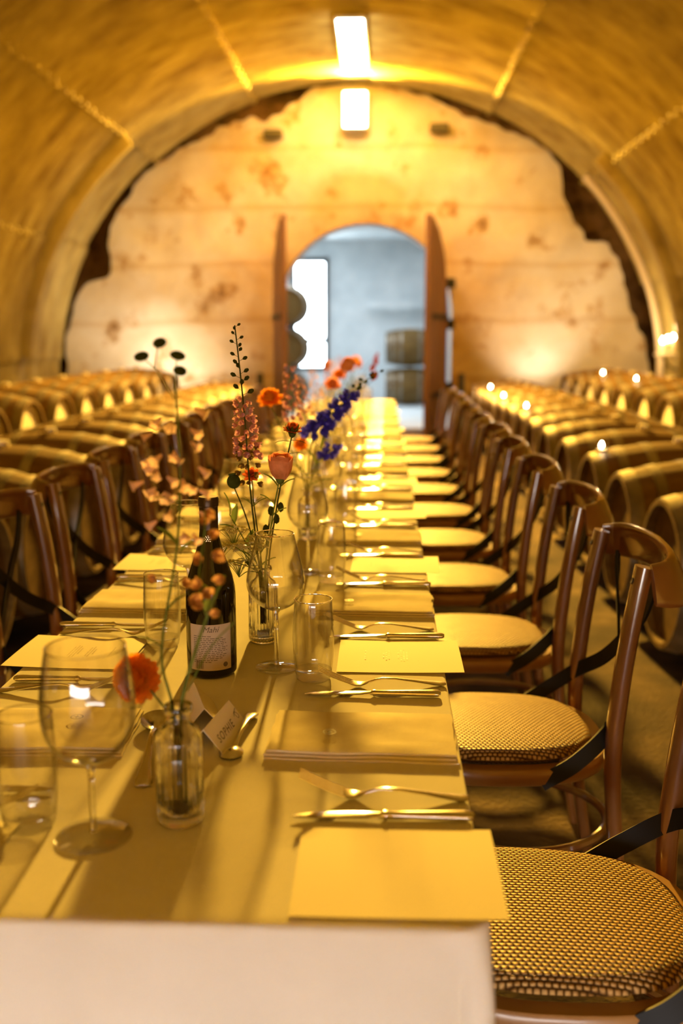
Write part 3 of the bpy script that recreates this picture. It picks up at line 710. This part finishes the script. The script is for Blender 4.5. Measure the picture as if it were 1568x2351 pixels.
# wine bottle
bt = thing('wine_bottle', 'dark wine bottle with a printed back label in the middle of the table', 'bottle', (-.283, 1.598, Z))
bp = [(0, .006), (.030, .0), (.038, .001), (.0412, .006), (.0415, .02), (.0415, .135), (.0405, .150), (.0365, .168), (.029, .190), (.0215, .212), (.0168, .232), (.0150, .250), (.0145, .275)]
obj('body', lathe(bp, 48), M['bottle'], bt, angle=60)
obj('foil', lathe([(.0153, .236), (.0153, .284), (.0165, .285), (.0168, .297), (.0155, .300), (0, .300)], 32), M['foil'], bt)
def wrap(vf, r, a0):
    return [((r+z)*math.cos(a0+x/r), (r+z)*math.sin(a0+x/r), y) for x, y, z in [tuple(p) for p in vf[0]]], vf[1]
LA = R(-90)+R(7)
lab = obj('label', wrap(grid(lambda a, b: ((a-.5)*.074, .016+.078*b, .0004), 24, 2), .0415, LA), M['label'], bt)
random.seed(5)
def lines():
    out = []; y = .076
    for k in range(15):
        wd = [.030, .05, .056, .054, .056, .052, .058, .055, .057, .05, .056, .054, .05, .04, .03][k]
        x = -.029
        while x < -.029+wd:
            l = min(random.uniform(.003, .008), -.029+wd-x)
            out.append(grid(lambda a, b, x=x, l=l, y=y: (x+l*a, y+.0011*b, .0007), 3, 1)); x += l+.0014
        y -= .0031 if k != 0 else .0036
    return join(*out)
obj('fine_print', wrap(mv(lines(), 0, -.002, 0), .0415, LA), M['dark_ink'], lab)
tv = text_vf('Mahi', .0135, .35); tv = ([Vector((p.x, p.y+.0855, .0008)) for p in tv[0]], tv[1]); obj('brand_lettering', wrap(tv, .0415, LA), M['dark_ink'], lab)
bars = join(*[grid(lambda a, b, x=x, w_=w_: (x+w_*a, .019+.0155*b, .0007), 1, 1) for x, w_ in [(-.026+.0013*k, .0004+.0003*((k*7) % 3)) for k in range(11)]])
obj('barcode', wrap(bars, .0415, LA), M['dark_ink'], lab)
obj('seal', wrap(mv(join(lathe([(0, .0008), (.0042, .0008)], 20)), .025, .025, 0), .0415, LA), M['dark_ink'], lab)
def sprig(z, r, a):
    return wrap(join(*[mv(lathe([(0, .0006), (.0011, .0006)], 8), q*math.cos(b), z+q*math.sin(b), 0) for q, b in [(0, 0)]+[(.0032, 2*PI*i/6) for i in range(6)]+[(.0055, 2*PI*i/9) for i in range(9)]]), r, a)
obj('floral_print', join(sprig(.205, .0242, LA+.5), sprig(.232, .0172, LA-.1), sprig(.196, .0272, LA+.9)), M['goldprint'], bt)

# place cards and spoons
def tent(label, loc, rz, text):
    t = thing('place_card', label, 'card', loc, rz, 'folded place cards'); L, W, H = .112, .030, .036
    def panel(s): return [(0, -L/2, H), (0, L/2, H), (s*W, L/2, 0), (s*W, -L/2, 0), (-s*.0008, -L/2, H-.0012), (-s*.0008, L/2, H-.0012), (s*W-s*.001, L/2, 0), (s*W-s*.001, -L/2, 0)], [(0, 1, 2, 3), (7, 6, 5, 4), (0, 3, 7, 4), (1, 5, 6, 2), (3, 2, 6, 7)]
    p = obj('front_panel', panel(1), M['paper'], t, False); obj('back_panel', panel(-1), M['paper'], t, False)
    if text:
        v, f = text_vf(text, .0165, .35, spacing=1.25); e = Vector((W, 0, -H)).normalized(); nrm = Vector((H, 0, W)).normalized()
        M2 = lambda p: Vector((0, 0, H)) + e*(.026 - p.y) + Vector((0, p.x-.012, 0)) + nrm*.0005
        obj('name_lettering', ([M2(q) for q in v], f), M['dark_ink'], p, False)
        sw = tube([(.0, .0, 0), (.008, .005, 0), (.014, -.002, 0), (.008, -.006, 0), (.006, .003, 0), (.018, .008, 0)], .0005, 5, 5)
        obj('flourish', ([M2(q)+Vector((0, .048, 0))+e*(-.004) for q in sw[0]], sw[1]), M['dark_ink'], p)
    return t
tent('folded cream place card lettered in script, standing beside the teaspoon', (-.229, 1.318, Z), R(-9), 'SOPHIE')
tent('shaded folded place card partly hidden behind the near ribbed vase', (-.268, 1.395, Z), R(18), None)
b_, h_ = spoon_parts(.165, .044, .032, True, .0055)
t = thing('teaspoon', 'small steel teaspoon lying bowl down beside the lettered place card', 'spoon', (-.196, 1.325, Z), R(86)); obj('bowl', b_, M['steel'], t); obj('handle', h_, M['steel'], t)
b_, h_ = spoon_parts(.235, .075, .048, False, .013)
t = thing('serving_spoon', 'large serving spoon lying behind the near ribbed vase, handle towards the table end', 'spoon', (-.312, 1.275, Z), R(-83)); obj('bowl', b_, M['steel'], t); obj('handle', h_, M['steel'], t)

# ------------------------------------------------------------------ vases and flowers
VASES = [(-.232, 1.078), (-.217, 1.778), (-.205, 2.72), (-.235, 3.62), (-.25, 4.55), (-.24, 5.5), (-.25, 6.45), (-.245, 7.4)]
for k, (x, y) in enumerate(VASES):
    place('vase', make_vase, (x, y, Z), 0, f'ribbed clear glass bud vase with cut flowers, {nth(k)} of the table', 'bud vases down the middle of the table')
def aim(d, p=(0, 0, 0)): return Matrix.Translation(p) @ Vector(d).to_track_quat('Z', 'Y').to_matrix().to_4x4()
def petal_vf(L, W, curl, cup=.25):
    def fn(a, b):
        s = a-.5; w_ = W*math.sin(PI*min(.97, .10+.88*b))**.7; x = s*w_; r = b*L
        return Vector((x, r*math.cos(curl*b), r*math.sin(curl*b)+cup*W*(2*s)**2*b))
    return grid(fn, 4, 5)
def leaf_vf(L, W):
    return grid(lambda a, b: Vector(((a-.5)*W*math.sin(PI*min(1, .04+.95*b)), b*L, .12*L*math.sin(b*2.6)+.25*W*abs(a-.5))), 4, 7)
def stem_thing(label, pts, r=.0016, cat='flower', name='cut_flower', m='stem', grp=None):
    p0 = Vector(pts[0]); t = thing(name, label, cat, p0, 0, grp)
    pts = [Vector(p)-p0 for p in pts]
    obj('stem', tube(pts, r, 7, 5, lambda q: 1.15-.45*q), M[m], t); t['_o'] = list(p0)
    return t, p0
_mc = {}
def cached(key, fn, m):
    if key not in _mc: _mc[key] = mesh(key[0], fn(), m)
    return _mc[key]
def put(name, me, parent, p0, p, d, spin=0, s=1):
    o = bpy.data.objects.new(name, me); C.objects.link(o); o.parent = parent
    o.matrix_local = aim(d, Vector(p)-p0) @ Matrix.Rotation(spin, 4, 'Z') @ Matrix.Scale(s, 4); return o
def pompon(parent, p0, p, d, rad, mname, layers=5, n0=13, center='rust'):
    hd = put('flower_head', cached(('flower_head', 'c', round(rad, 4), center), lambda: sphere(rad*.28, 12, 8, (1, 1, .7)), M[center]), parent, p0, p, d)
    for l in range(layers):
        q = l/(layers-1); L = rad*(1-.50*q); cur = .25+1.0*q; n = n0-int(5*q)
        me = cached(('petal', mname, round(L, 4), l), lambda: petal_vf(L, rad*.62*(1-.3*q), cur), M[mname])
        for i in range(n):
            o = bpy.data.objects.new('petal', me); C.objects.link(o); o.parent = hd
            o.matrix_local = Matrix.Translation((0, 0, rad*(-.12+.22*q))) @ Matrix.Rotation(2*PI*(i+.5*(l % 2))/n+random.uniform(-.08, .08), 4, 'Z') @ Matrix.Rotation(R(-12+50*q+random.uniform(-8, 8)), 4, 'X')
    return hd
def calyx(parent, p0, p, d, r, n=6, m='darkleaf'):
    me = cached(('sepal', m, round(r, 4)), lambda: petal_vf(r*1.25, r*.4, .6), M[m])
    cp = put('calyx', cached(('calyx', m, round(r, 4)), lambda: lathe([(0, -r*.75), (r*.32, -r*.55), (r*.5, -r*.1), (r*.3, .0)], 12), M[m]), parent, p0, p, d)
    for i in range(n):
        o = bpy.data.objects.new('sepal', me); C.objects.link(o); o.parent = cp; o.matrix_local = Matrix.Rotation(2*PI*i/n, 4, 'Z') @ Matrix.Translation((0, 0, -r*.15)) @ Matrix.Rotation(R(10), 4, 'X')
def rose(parent, p0, p, d, r, mname):
    hd = put('flower_head', cached(('flower_head', 'rose', mname), lambda: lathe([(0, -r*.8), (r*.5, -r*.55), (r*.7, 0), (r*.55, r*.7), (r*.3, r*.95), (0, r*.8)], 14), M[mname]), parent, p0, p, d)
    for l in range(3):
        def fn(a, b, l=l):
            ang = (a-.5)*1.9; rr = r*(.55+.16*l)*(math.sin(PI*(.12+.55*b))**.8)+(.10*r*max(0, b-.7)*3*(l+.5)*.6); return Vector((rr*math.sin(ang), rr*math.cos(ang), -r*.85+r*b*(2.0-.12*l)-.25*r*b*(2*(a-.5))**2))
        me = cached(('petal', 'rose', mname, l), lambda: grid(fn, 8, 7), M[mname])
        for i in range(4):
            o = bpy.data.objects.new('petal', me); C.objects.link(o); o.parent = hd; o.matrix_local = Matrix.Rotation(2*PI*i/4+l*.7, 4, 'Z')
    return hd
def bell_vf(L, r):
    return lathe([(0, 0), (r*.35, L*.04), (r*.5, L*.3), (r*.8, L*.7), (r*1.0, L*.88), (r*1.45, L)], 20, lambda a, z, k: 1+(.16*math.cos(5*a) if k >= 4 else 0))
def floret_vf(s):
    return join(*[xf(petal_vf(s*(1 if i % 2 else .8), s*.75, .5), Matrix.Rotation(2*PI*i/5, 4, 'Z') @ Matrix.Rotation(R(22), 4, 'X')) for i in range(5)], sphere(s*.2, 8, 5))
def spike(parent, p0, a, b, n, mname, s, spread, taper=.5, down=.2, kind='floret', nm='blossom'):
    a, b = Vector(a), Vector(b)
    me = cached((nm, kind, mname, round(s, 4)), lambda: floret_vf(s) if kind == 'floret' else bell_vf(s*1.6, s*.5), M[mname])
    for i in range(n):
        q = (i+.5)/n; ang = i*2.4; k = 1-(1-taper)*q; d = Vector((math.cos(ang), math.sin(ang), -down+random.uniform(-.2, .3)))
        put(nm, me, parent, p0, a.lerp(b, q)+d*spread*k*.5, d, random.uniform(0, 6), k*random.uniform(.8, 1.15))
def leaves(parent, p0, pl, L, W, mname='leaf'):
    me = cached(('leaf', mname, round(L, 4), round(W, 4)), lambda: leaf_vf(L, W), M[mname])
    for p, d in pl:
        o = bpy.data.objects.new('leaf', me); C.objects.link(o); o.parent = parent
        o.matrix_local = Matrix.Translation(Vector(p)-p0) @ Vector(d).to_track_quat('Y', 'Z').to_matrix().to_4x4()
random.seed(33)
V0, V1, V2, V3 = [Vector((x, y, Z)) for x, y in VASES[:4]]
# --- nearest vase
t, p0 = stem_thing('orange pompon flower leaning left out of the nearest ribbed vase', [V0+Vector((.004, 0, .02)), (-.236, 1.085, .875), (-.257, 1.12, .855+.018), (-.284, 1.145, .892)], .0017)
d = Vector((-.25, -1, .25)); pompon(t, p0, (-.297, 1.15, .898), d, .031, 'orange', 8, 24)
calyx(t, p0, (-.289, 1.156, .894), d, .013, 7, 'stem')
t, p0 = stem_thing('tall stem of pale drooping bells and oval seed pods in the nearest ribbed vase', [V0+Vector((-.004, .003, .02)), (-.240, 1.09, .88), (-.256, 1.11, .945), (-.236, 1.12, 1.07), (-.230, 1.12, 1.17), (-.233, 1.12, 1.255)], .0017)
for a, b in (((-.235, 1.12, 1.24), (-.270, 1.12, 1.287)), ((-.255, 1.12, 1.272), (-.249, 1.12, 1.302)), ((-.234, 1.12, 1.25), (-.229, 1.12, 1.288)), ((-.234, 1.12, 1.245), (-.227, 1.12, 1.271))):
    tw = obj('twig', tube([Vector(a)-p0, (Vector(a)+Vector(b))/2-p0+Vector((0, 0, .006)), Vector(b)-p0], .0007, 6, 3), M['stem'], t)
    put('seed_pod', cached(('seed_pod',), lambda: sphere(.0095, 10, 7, (1, .8, .42)), M['darkleaf']), t, p0, b, (random.uniform(-.3, .3), -.5, .8), random.uniform(0, 6))
spike(t, p0, (-.236, 1.12, 1.245), (-.232, 1.12, 1.10), 20, 'pale', .0090, .048, 1.1, .7, 'bell')
spike(t, p0, (-.25, 1.12, 1.19), (-.262, 1.12, 1.13), 7, 'pale', .0085, .028, 1.0, .6, 'bell')
leaves(t, p0, [((-.255, 1.11, .95), (-.7, -.3, .35)), ((-.25, 1.11, .99), (.6, .2, .5)), ((-.233, 1.12, 1.06), (.5, -.3, .4)), ((-.236, 1.12, 1.07), (-.6, .2, .4)), ((-.231, 1.12, 1.12), (-.5, -.3, .1))], .034, .011)
t, p0 = stem_thing('loose stem of small peach blossoms rising from the nearest ribbed vase before the bottle', [V0+Vector((.006, -.003, .02)), (-.230, 1.085, .88), (-.214, 1.10, .95), (-.192, 1.10, 1.01), (-.178, 1.10, 1.04)], .0021)
obj('branch', tube([Vector(p)-p0 for p in ((-.223, 1.09, .905), (-.196, 1.10, .955), (-.168, 1.10, .985))], .0009, 6, 4), M['stem'], t)
obj('branch', tube([Vector(p)-p0 for p in ((-.200, 1.10, .99), (-.208, 1.10, 1.03), (-.200, 1.10, 1.09), (-.199, 1.10, 1.115))], .0010, 6, 4), M['stem'], t)
me_fl = cached(('blossom', 'pe'), lambda: floret_vf(.0125), M['dustypeach'])
for x, z in ((-.206, 1.005), (-.186, .998), (-.198, 1.02), (-.178, 1.04), (-.211, 1.055), (-.205, 1.03), (-.195, 1.086), (-.199, 1.112), (-.205, 1.10), (-.262, 1.035), (-.225, 1.03), (-.190, 1.065), (-.213, 1.012)):
    put('blossom', me_fl, t, p0, (x, 1.10+random.uniform(-.015, .015), z), (random.uniform(-1, 1), -1, random.uniform(-.3, .8)), random.uniform(0, 6), random.uniform(.8, 1.2))
leaves(t, p0, [((-.20, 1.10, .995), (.3, -.2, .8)), ((-.19, 1.1, 1.015), (-.6, -.2, .5))], .026, .012)
# --- second vase, in focus
t, p0 = stem_thing('slender upright spike of mauve blossoms and dark buds in the second vase', [V1+Vector((-.003, 0, .03)), (-.222, 1.78, .87), (-.234, 1.78, .99), (-.240, 1.78, 1.06), (-.244, 1.78, 1.133), (-.250, 1.78, 1.215), (-.256, 1.78, 1.28), (-.261, 1.78, 1.328)], .0016, m='darkleaf')
spike(t, p0, (-.242, 1.78, 1.10), (-.249, 1.78, 1.205), 50, 'mauve', .0115, .036, .65, .4, 'floret')
spike(t, p0, (-.239, 1.78, 1.05), (-.243, 1.78, 1.12), 14, 'brownpod', .010, .032, .9, .6, 'floret', 'faded_blossom')
me_bud = cached(('bud', 's'), lambda: lathe([(0, 0), (.0016, .001), (.0042, .0055), (.003, .0105), (0, .0125)], 8), M['darkleaf'])
for i in range(17):
    q = i/16; p = Vector((-.2492, 1.78, 1.205)).lerp(Vector((-.2606, 1.78, 1.325)), q); a = i*2.4; dd = Vector((math.cos(a), .4*math.sin(a), .5)); k = 1-.45*q
    obj('pedicel', tube([p-p0, p-p0+dd*.006*k, p-p0+dd*.010*k], .0004, 5, 1), M['darkleaf'], t)
    put('bud', me_bud, t, p0, p+dd*.009*k, dd, 0, k*1.05)
t, p0 = stem_thing('dark rust zinnia standing upright above the peach rose in the second vase', [V1+Vector((.004, .004, .03)), (-.208, 1.79, .88), (-.204, 1.80, .93), (-.184, 1.80, 1.043), (-.170, 1.80, 1.10), (-.163, 1.80, 1.132)], .0017, m='darkleaf')
pompon(t, p0, (-.162, 1.80, 1.143), (.1, -.2, 1), .017, 'rust', 4, 12); calyx(t, p0, (-.162, 1.80, 1.138), (.1, -.1, 1), .016, 8)
leaves(t, p0, [((-.166, 1.80, 1.12), (-.8, -.2, -.1)), ((-.165, 1.80, 1.122), (.8, -.1, -.2)), ((-.172, 1.8, 1.095), (.7, -.3, .1))], .028, .006, 'darkleaf')
t, p0 = stem_thing('peach rosebud facing the camera in the second vase', [V1+Vector((.0, -.006, .03)), (-.212, 1.765, .88), (-.202, 1.76, .95), (-.193, 1.75, 1.0), (-.182, 1.75, 1.055)], .0018)
rose(t, p0, (-.179, 1.75, 1.078), (.02, -.25, 1), .0245, 'peach'); calyx(t, p0, (-.180, 1.75, 1.062), (.02, -.1, 1), .019, 6, 'leaf')
leaves(t, p0, [((-.195, 1.75, .99), (.7, -.3, .4)), ((-.19, 1.75, 1.01), (-.7, -.2, .5)), ((-.183, 1.75, 1.04), (.9, .1, .5)), ((-.185, 1.75, 1.045), (-.8, .1, .6))], .034, .013)
t, p0 = stem_thing('round dark poppy seed head on a bare stem in the second vase', [V1+Vector((-.005, -.003, .03)), (-.222, 1.77, .89), (-.236, 1.76, .96), (-.250, 1.76, 1.005), (-.264, 1.76, 1.04)], .0015, m='darkleaf')
put('seed_head', cached(('seed_head',), lambda: join(sphere(.0125, 14, 9, (1, 1, 1.05)), mv(lathe([(0, .003), (.007, .002), (.0075, 0), (.003, -.002)], 12), 0, 0, .0125)), M['darkleaf']), t, p0, (-.265, 1.76, 1.052), (-.2, 0, 1))
t, p0 = stem_thing('small chocolate red blossom with a fringe of fine leaves in the second vase', [V1+Vector((-.002, .005, .03)), (-.220, 1.79, .88), (-.228, 1.80, .95), (-.235, 1.80, 1.01), (-.237, 1.80, 1.05)], .0014, m='darkleaf')
pompon(t, p0, (-.238, 1.80, 1.059), (0, -.7, .7), .017, 'rust', 3, 8, 'brownpod')
for i in range(14):
    a = i*2.4; dd = Vector((math.cos(a), math.sin(a)*.7, .5)); obj('frond', tube([Vector((-.235, 1.80, 1.0))-p0, Vector((-.235, 1.80, 1.005))-p0+dd*.012, Vector((-.235, 1.80, 1.0))-p0+dd*.024+Vector((0, 0, .004))], .0004, 4, 2), M['stem'], t)
me_ub = cached(('floret_cluster',), lambda: join(*[mv(sphere(.0016, 6, 4), .0042*math.cos(i*2.4)*math.sqrt(i/9), .0042*math.sin(i*2.4)*math.sqrt(i/9), random.uniform(-.0008, .0008)) for i in range(10)]), M['cream'])
for k, (cx_, cy_, cz_, sc_) in enumerate(((-.232, 1.70, .945, 1.0), (-.262, 1.73, .968, .8), (-.214, 1.73, .955, .8), (-.250, 1.70, .915, .7), (-.285, 1.72, .94, .75))):
    lab = ['largest dill-like umbel', 'higher left umbel', 'right umbel', 'lowest umbel', 'outermost left umbel'][k]+' of tiny cream flowers before the second vase'
    hub = Vector((cx_, cy_, cz_-.035*sc_))
    t, p0 = stem_thing(lab, [V1+Vector((-.004+.003*k, -.006, .04)), (-.222+.002*k, 1.765, .872), hub*.5+Vector((-.222, 1.765, .88))*.5+Vector((0, 0, .008)), hub], .0011)
    for i in range(26):
        a = i*2.4; rr = math.sqrt((i+.5)/26)*.034*sc_; e = Vector((cx_+rr*math.cos(a), cy_+rr*math.sin(a), cz_+.006-rr*rr*6+random.uniform(-.004, .004)))
        ry = obj('ray', tube([hub-p0, hub.lerp(e, .5)-p0+Vector((0, 0, .003)), e-p0], .00035, 4, 2), M['stem'], t)
        put('floret_cluster', me_ub, ry, p0, e, (e-hub)+Vector((0, 0, .02)), 0, sc_)
t, p0 = stem_thing('branched stem of closed green buds in the second vase', [V1+Vector((.003, -.002, .03)), (-.212, 1.79, .88), (-.21, 1.80, .94), (-.203, 1.80, .983)], .0014, m='darkleaf')
for x, z in ((-.203, .99), (-.185, .997), (-.213, .955), (-.193, .975)):
    obj('branch', tube([Vector((-.212, 1.80, .915))-p0, Vector(((x-.212)/2, 1.80, z-.02))-p0, Vector((x, 1.80, z))-p0], .0008, 5, 3), M['darkleaf'], t)
    put('bud', cached(('bud', 'g'), lambda: lathe([(0, -.008), (.005, -.004), (.006, .003), (.004, .009), (0, .012)], 10), M['darkleaf']), t, p0, (x, 1.80, z), (0, 0, 1))
t, p0 = stem_thing('leafy green sprig standing behind the wine bottle in the second vase', [V1+Vector((-.006, .004, .03)), (-.226, 1.79, .88), (-.25, 1.80, .93), (-.280, 1.80, .985)], .0014)
leaves(t, p0, [((-.23, 1.79, .895), (-.7, -.2, .5)), ((-.245, 1.8, .92), (.3, -.3, .9)), ((-.26, 1.8, .95), (-.9, -.1, .3)), ((-.27, 1.8, .965), (.2, -.2, 1)), ((-.280, 1.8, .985), (-.3, -.1, 1)), ((-.225, 1.79, .885), (.8, -.3, .5))], .042, .016)
# --- third vase
def delph(label, base, pts, a, b, n, mname, s):
    t, p0 = stem_thing(label, [base+Vector((0, 0, .03))]+pts, .0021, m='stem'); spike(t, p0, a, b, n, mname, s, .048, .6, .1, 'floret')
    me = cached(('bud', 'd'), lambda: lathe([(0, 0), (.0035, .003), (.0055, .009), (.0035, .015), (0, .018)], 8), M['darkleaf'])
    for i in range(9):
        q = i/8; p = Vector(b).lerp(Vector(pts[-1]), q); aa = i*2.4; dd = Vector((math.cos(aa), math.sin(aa), .5)); put('bud', me, t, p0, p+dd*.006, dd, 0, 1-.3*q)
    return t, p0
delph('deep blue delphinium spike leaning right towards the doorway in the third vase', V2, [(-.203, 2.71, .90), (-.195, 2.70, 1.0), (-.165, 2.69, 1.07), (-.105, 2.68, 1.13), (-.06, 2.67, 1.18), (-.012, 2.66, 1.212)], (-.188, 2.70, 1.045), (-.075, 2.675, 1.165), 60, 'blue', .024)
t, p0 = stem_thing('short side spike of blue delphinium hanging low in the third vase', [V2+Vector((.004, 0, .03)), (-.198, 2.71, .90), (-.165, 2.69, .97), (-.135, 2.68, 1.01)], .0016); spike(t, p0, (-.155, 2.69, .985), (-.128, 2.68, 1.02), 14, 'blue', .020, .026, .8, .1)
t, p0 = stem_thing('orange double bloom left of the blue delphinium in the third vase', [V2+Vector((-.004, 0, .03)), (-.210, 2.71, .90), (-.26, 2.70, 1.03), (-.30, 2.70, 1.12)], .0018); pompon(t, p0, (-.303, 2.70, 1.142), (-.1, -.6, .8), .036, 'orange', 5, 13)
t, p0 = stem_thing('small round orange bloom low in the third vase', [V2+Vector((0, .004, .03)), (-.206, 2.71, .90), (-.214, 2.70, .96), (-.220, 2.70, 1.005)], .0016); pompon(t, p0, (-.221, 2.70, 1.018), (0, -.8, .6), .022, 'orange', 4, 11)
t, p0 = stem_thing('tall fluffy mauve plume in the third vase', [V2+Vector((-.006, .003, .03)), (-.212, 2.72, .90), (-.24, 2.72, 1.05), (-.252, 2.72, 1.24)], .0018); spike(t, p0, (-.243, 2.72, 1.08), (-.252, 2.72, 1.235), 36, 'mauve', .013, .036, .6, .1)
t, p0 = stem_thing('leafy green sprig spreading from the third vase', [V2+Vector((.003, .006, .03)), (-.20, 2.72, .90), (-.17, 2.72, .98), (-.16, 2.72, 1.01)], .0018); leaves(t, p0, [((-.2, 2.72, .92), (-.8, -.2, .6)), ((-.19, 2.72, .95), (.8, -.2, .5)), ((-.18, 2.72, .96), (-.6, -.3, .7)), ((-.165, 2.72, 1.0), (.4, -.2, .8)), ((-.205, 2.72, .91), (-.9, .2, .2)), ((-.2, 2.72, .9), (.9, -.2, .2))], .07, .022)
# --- bunches in the farther vases
for k, (x, y) in enumerate(VASES[3:]):
    B = Vector((x, y, Z)); n = ORD[k+3]
    top = [(.115, .44), (.08, .40), (-.06, .38), (.1, .36), (.05, .37)][k]
    t, p0 = stem_thing(f'peach rose on a long stem in the {n} vase from the near end', [B+Vector((0, 0, .03)), B+Vector((.004, 0, .15)), B+Vector((top[0]*.5, 0, .3)), B+Vector((top[0], -.02, top[1]))], .0019)
    rose(t, p0, B+Vector((top[0], -.02, top[1]+.015)), (.1, -.3, 1), .0245, 'peach')
    t, p0 = stem_thing(f'orange bloom in the {n} vase from the near end', [B+Vector((-.003, .003, .03)), B+Vector((-.004, 0, .15)), B+Vector((.03, 0, .28)), B+Vector((.05, .01, .37))], .0019)
    pompon(t, p0, B+Vector((.055, .01, .385)), (.1, -.5, .8), .034, 'orange' if k % 2 else 'peach', 4, 11)
    t, p0 = stem_thing(f'mauve flower spike in the {n} vase from the near end', [B+Vector((.003, .003, .03)), B+Vector((-.005, 0, .15)), B+Vector((-.05, 0, .3)), B+Vector((-.07, .01, .42))], .0019)
    spike(t, p0, B+Vector((-.04, 0, .28)), B+Vector((-.07, .01, .41)), 24, 'pale' if k % 2 else 'mauve', .015, .036, .6, .1)
    t, p0 = stem_thing(f'leafy green sprig in the {n} vase from the near end', [B+Vector((.002, -.004, .03)), B+Vector((.006, 0, .15)), B+Vector((.02, -.02, .2)), B+Vector((.04, -.03, .25))], .0018)
    leaves(t, p0, [(B+Vector((.01, -.005, .16)), (-.8, -.2, .6)), (B+Vector((.015, -.01, .18)), (.8, -.2, .4)), (B+Vector((.03, -.02, .22)), (-.5, -.3, .8)), (B+Vector((.04, -.03, .25)), (.5, -.1, .8))], .07, .022)
    t, p0 = stem_thing(f'dark red tipped bud on the right of the {n} vase from the near end', [B+Vector((.004, .002, .03)), B+Vector((.008, 0, .15)), B+Vector((.12, 0, .33)), B+Vector((.2, .0, .40))], .0015, m='darkleaf')
    put('bud', cached(('bud', 'red'), lambda: lathe([(0, -.012), (.009, -.006), (.013, .006), (.009, .02), (0, .028)], 10), M['rust']), t, p0, B+Vector((.203, 0, .41)), (.6, 0, 1))
for o in C.objects:
    if '_o' in o: del o['_o']
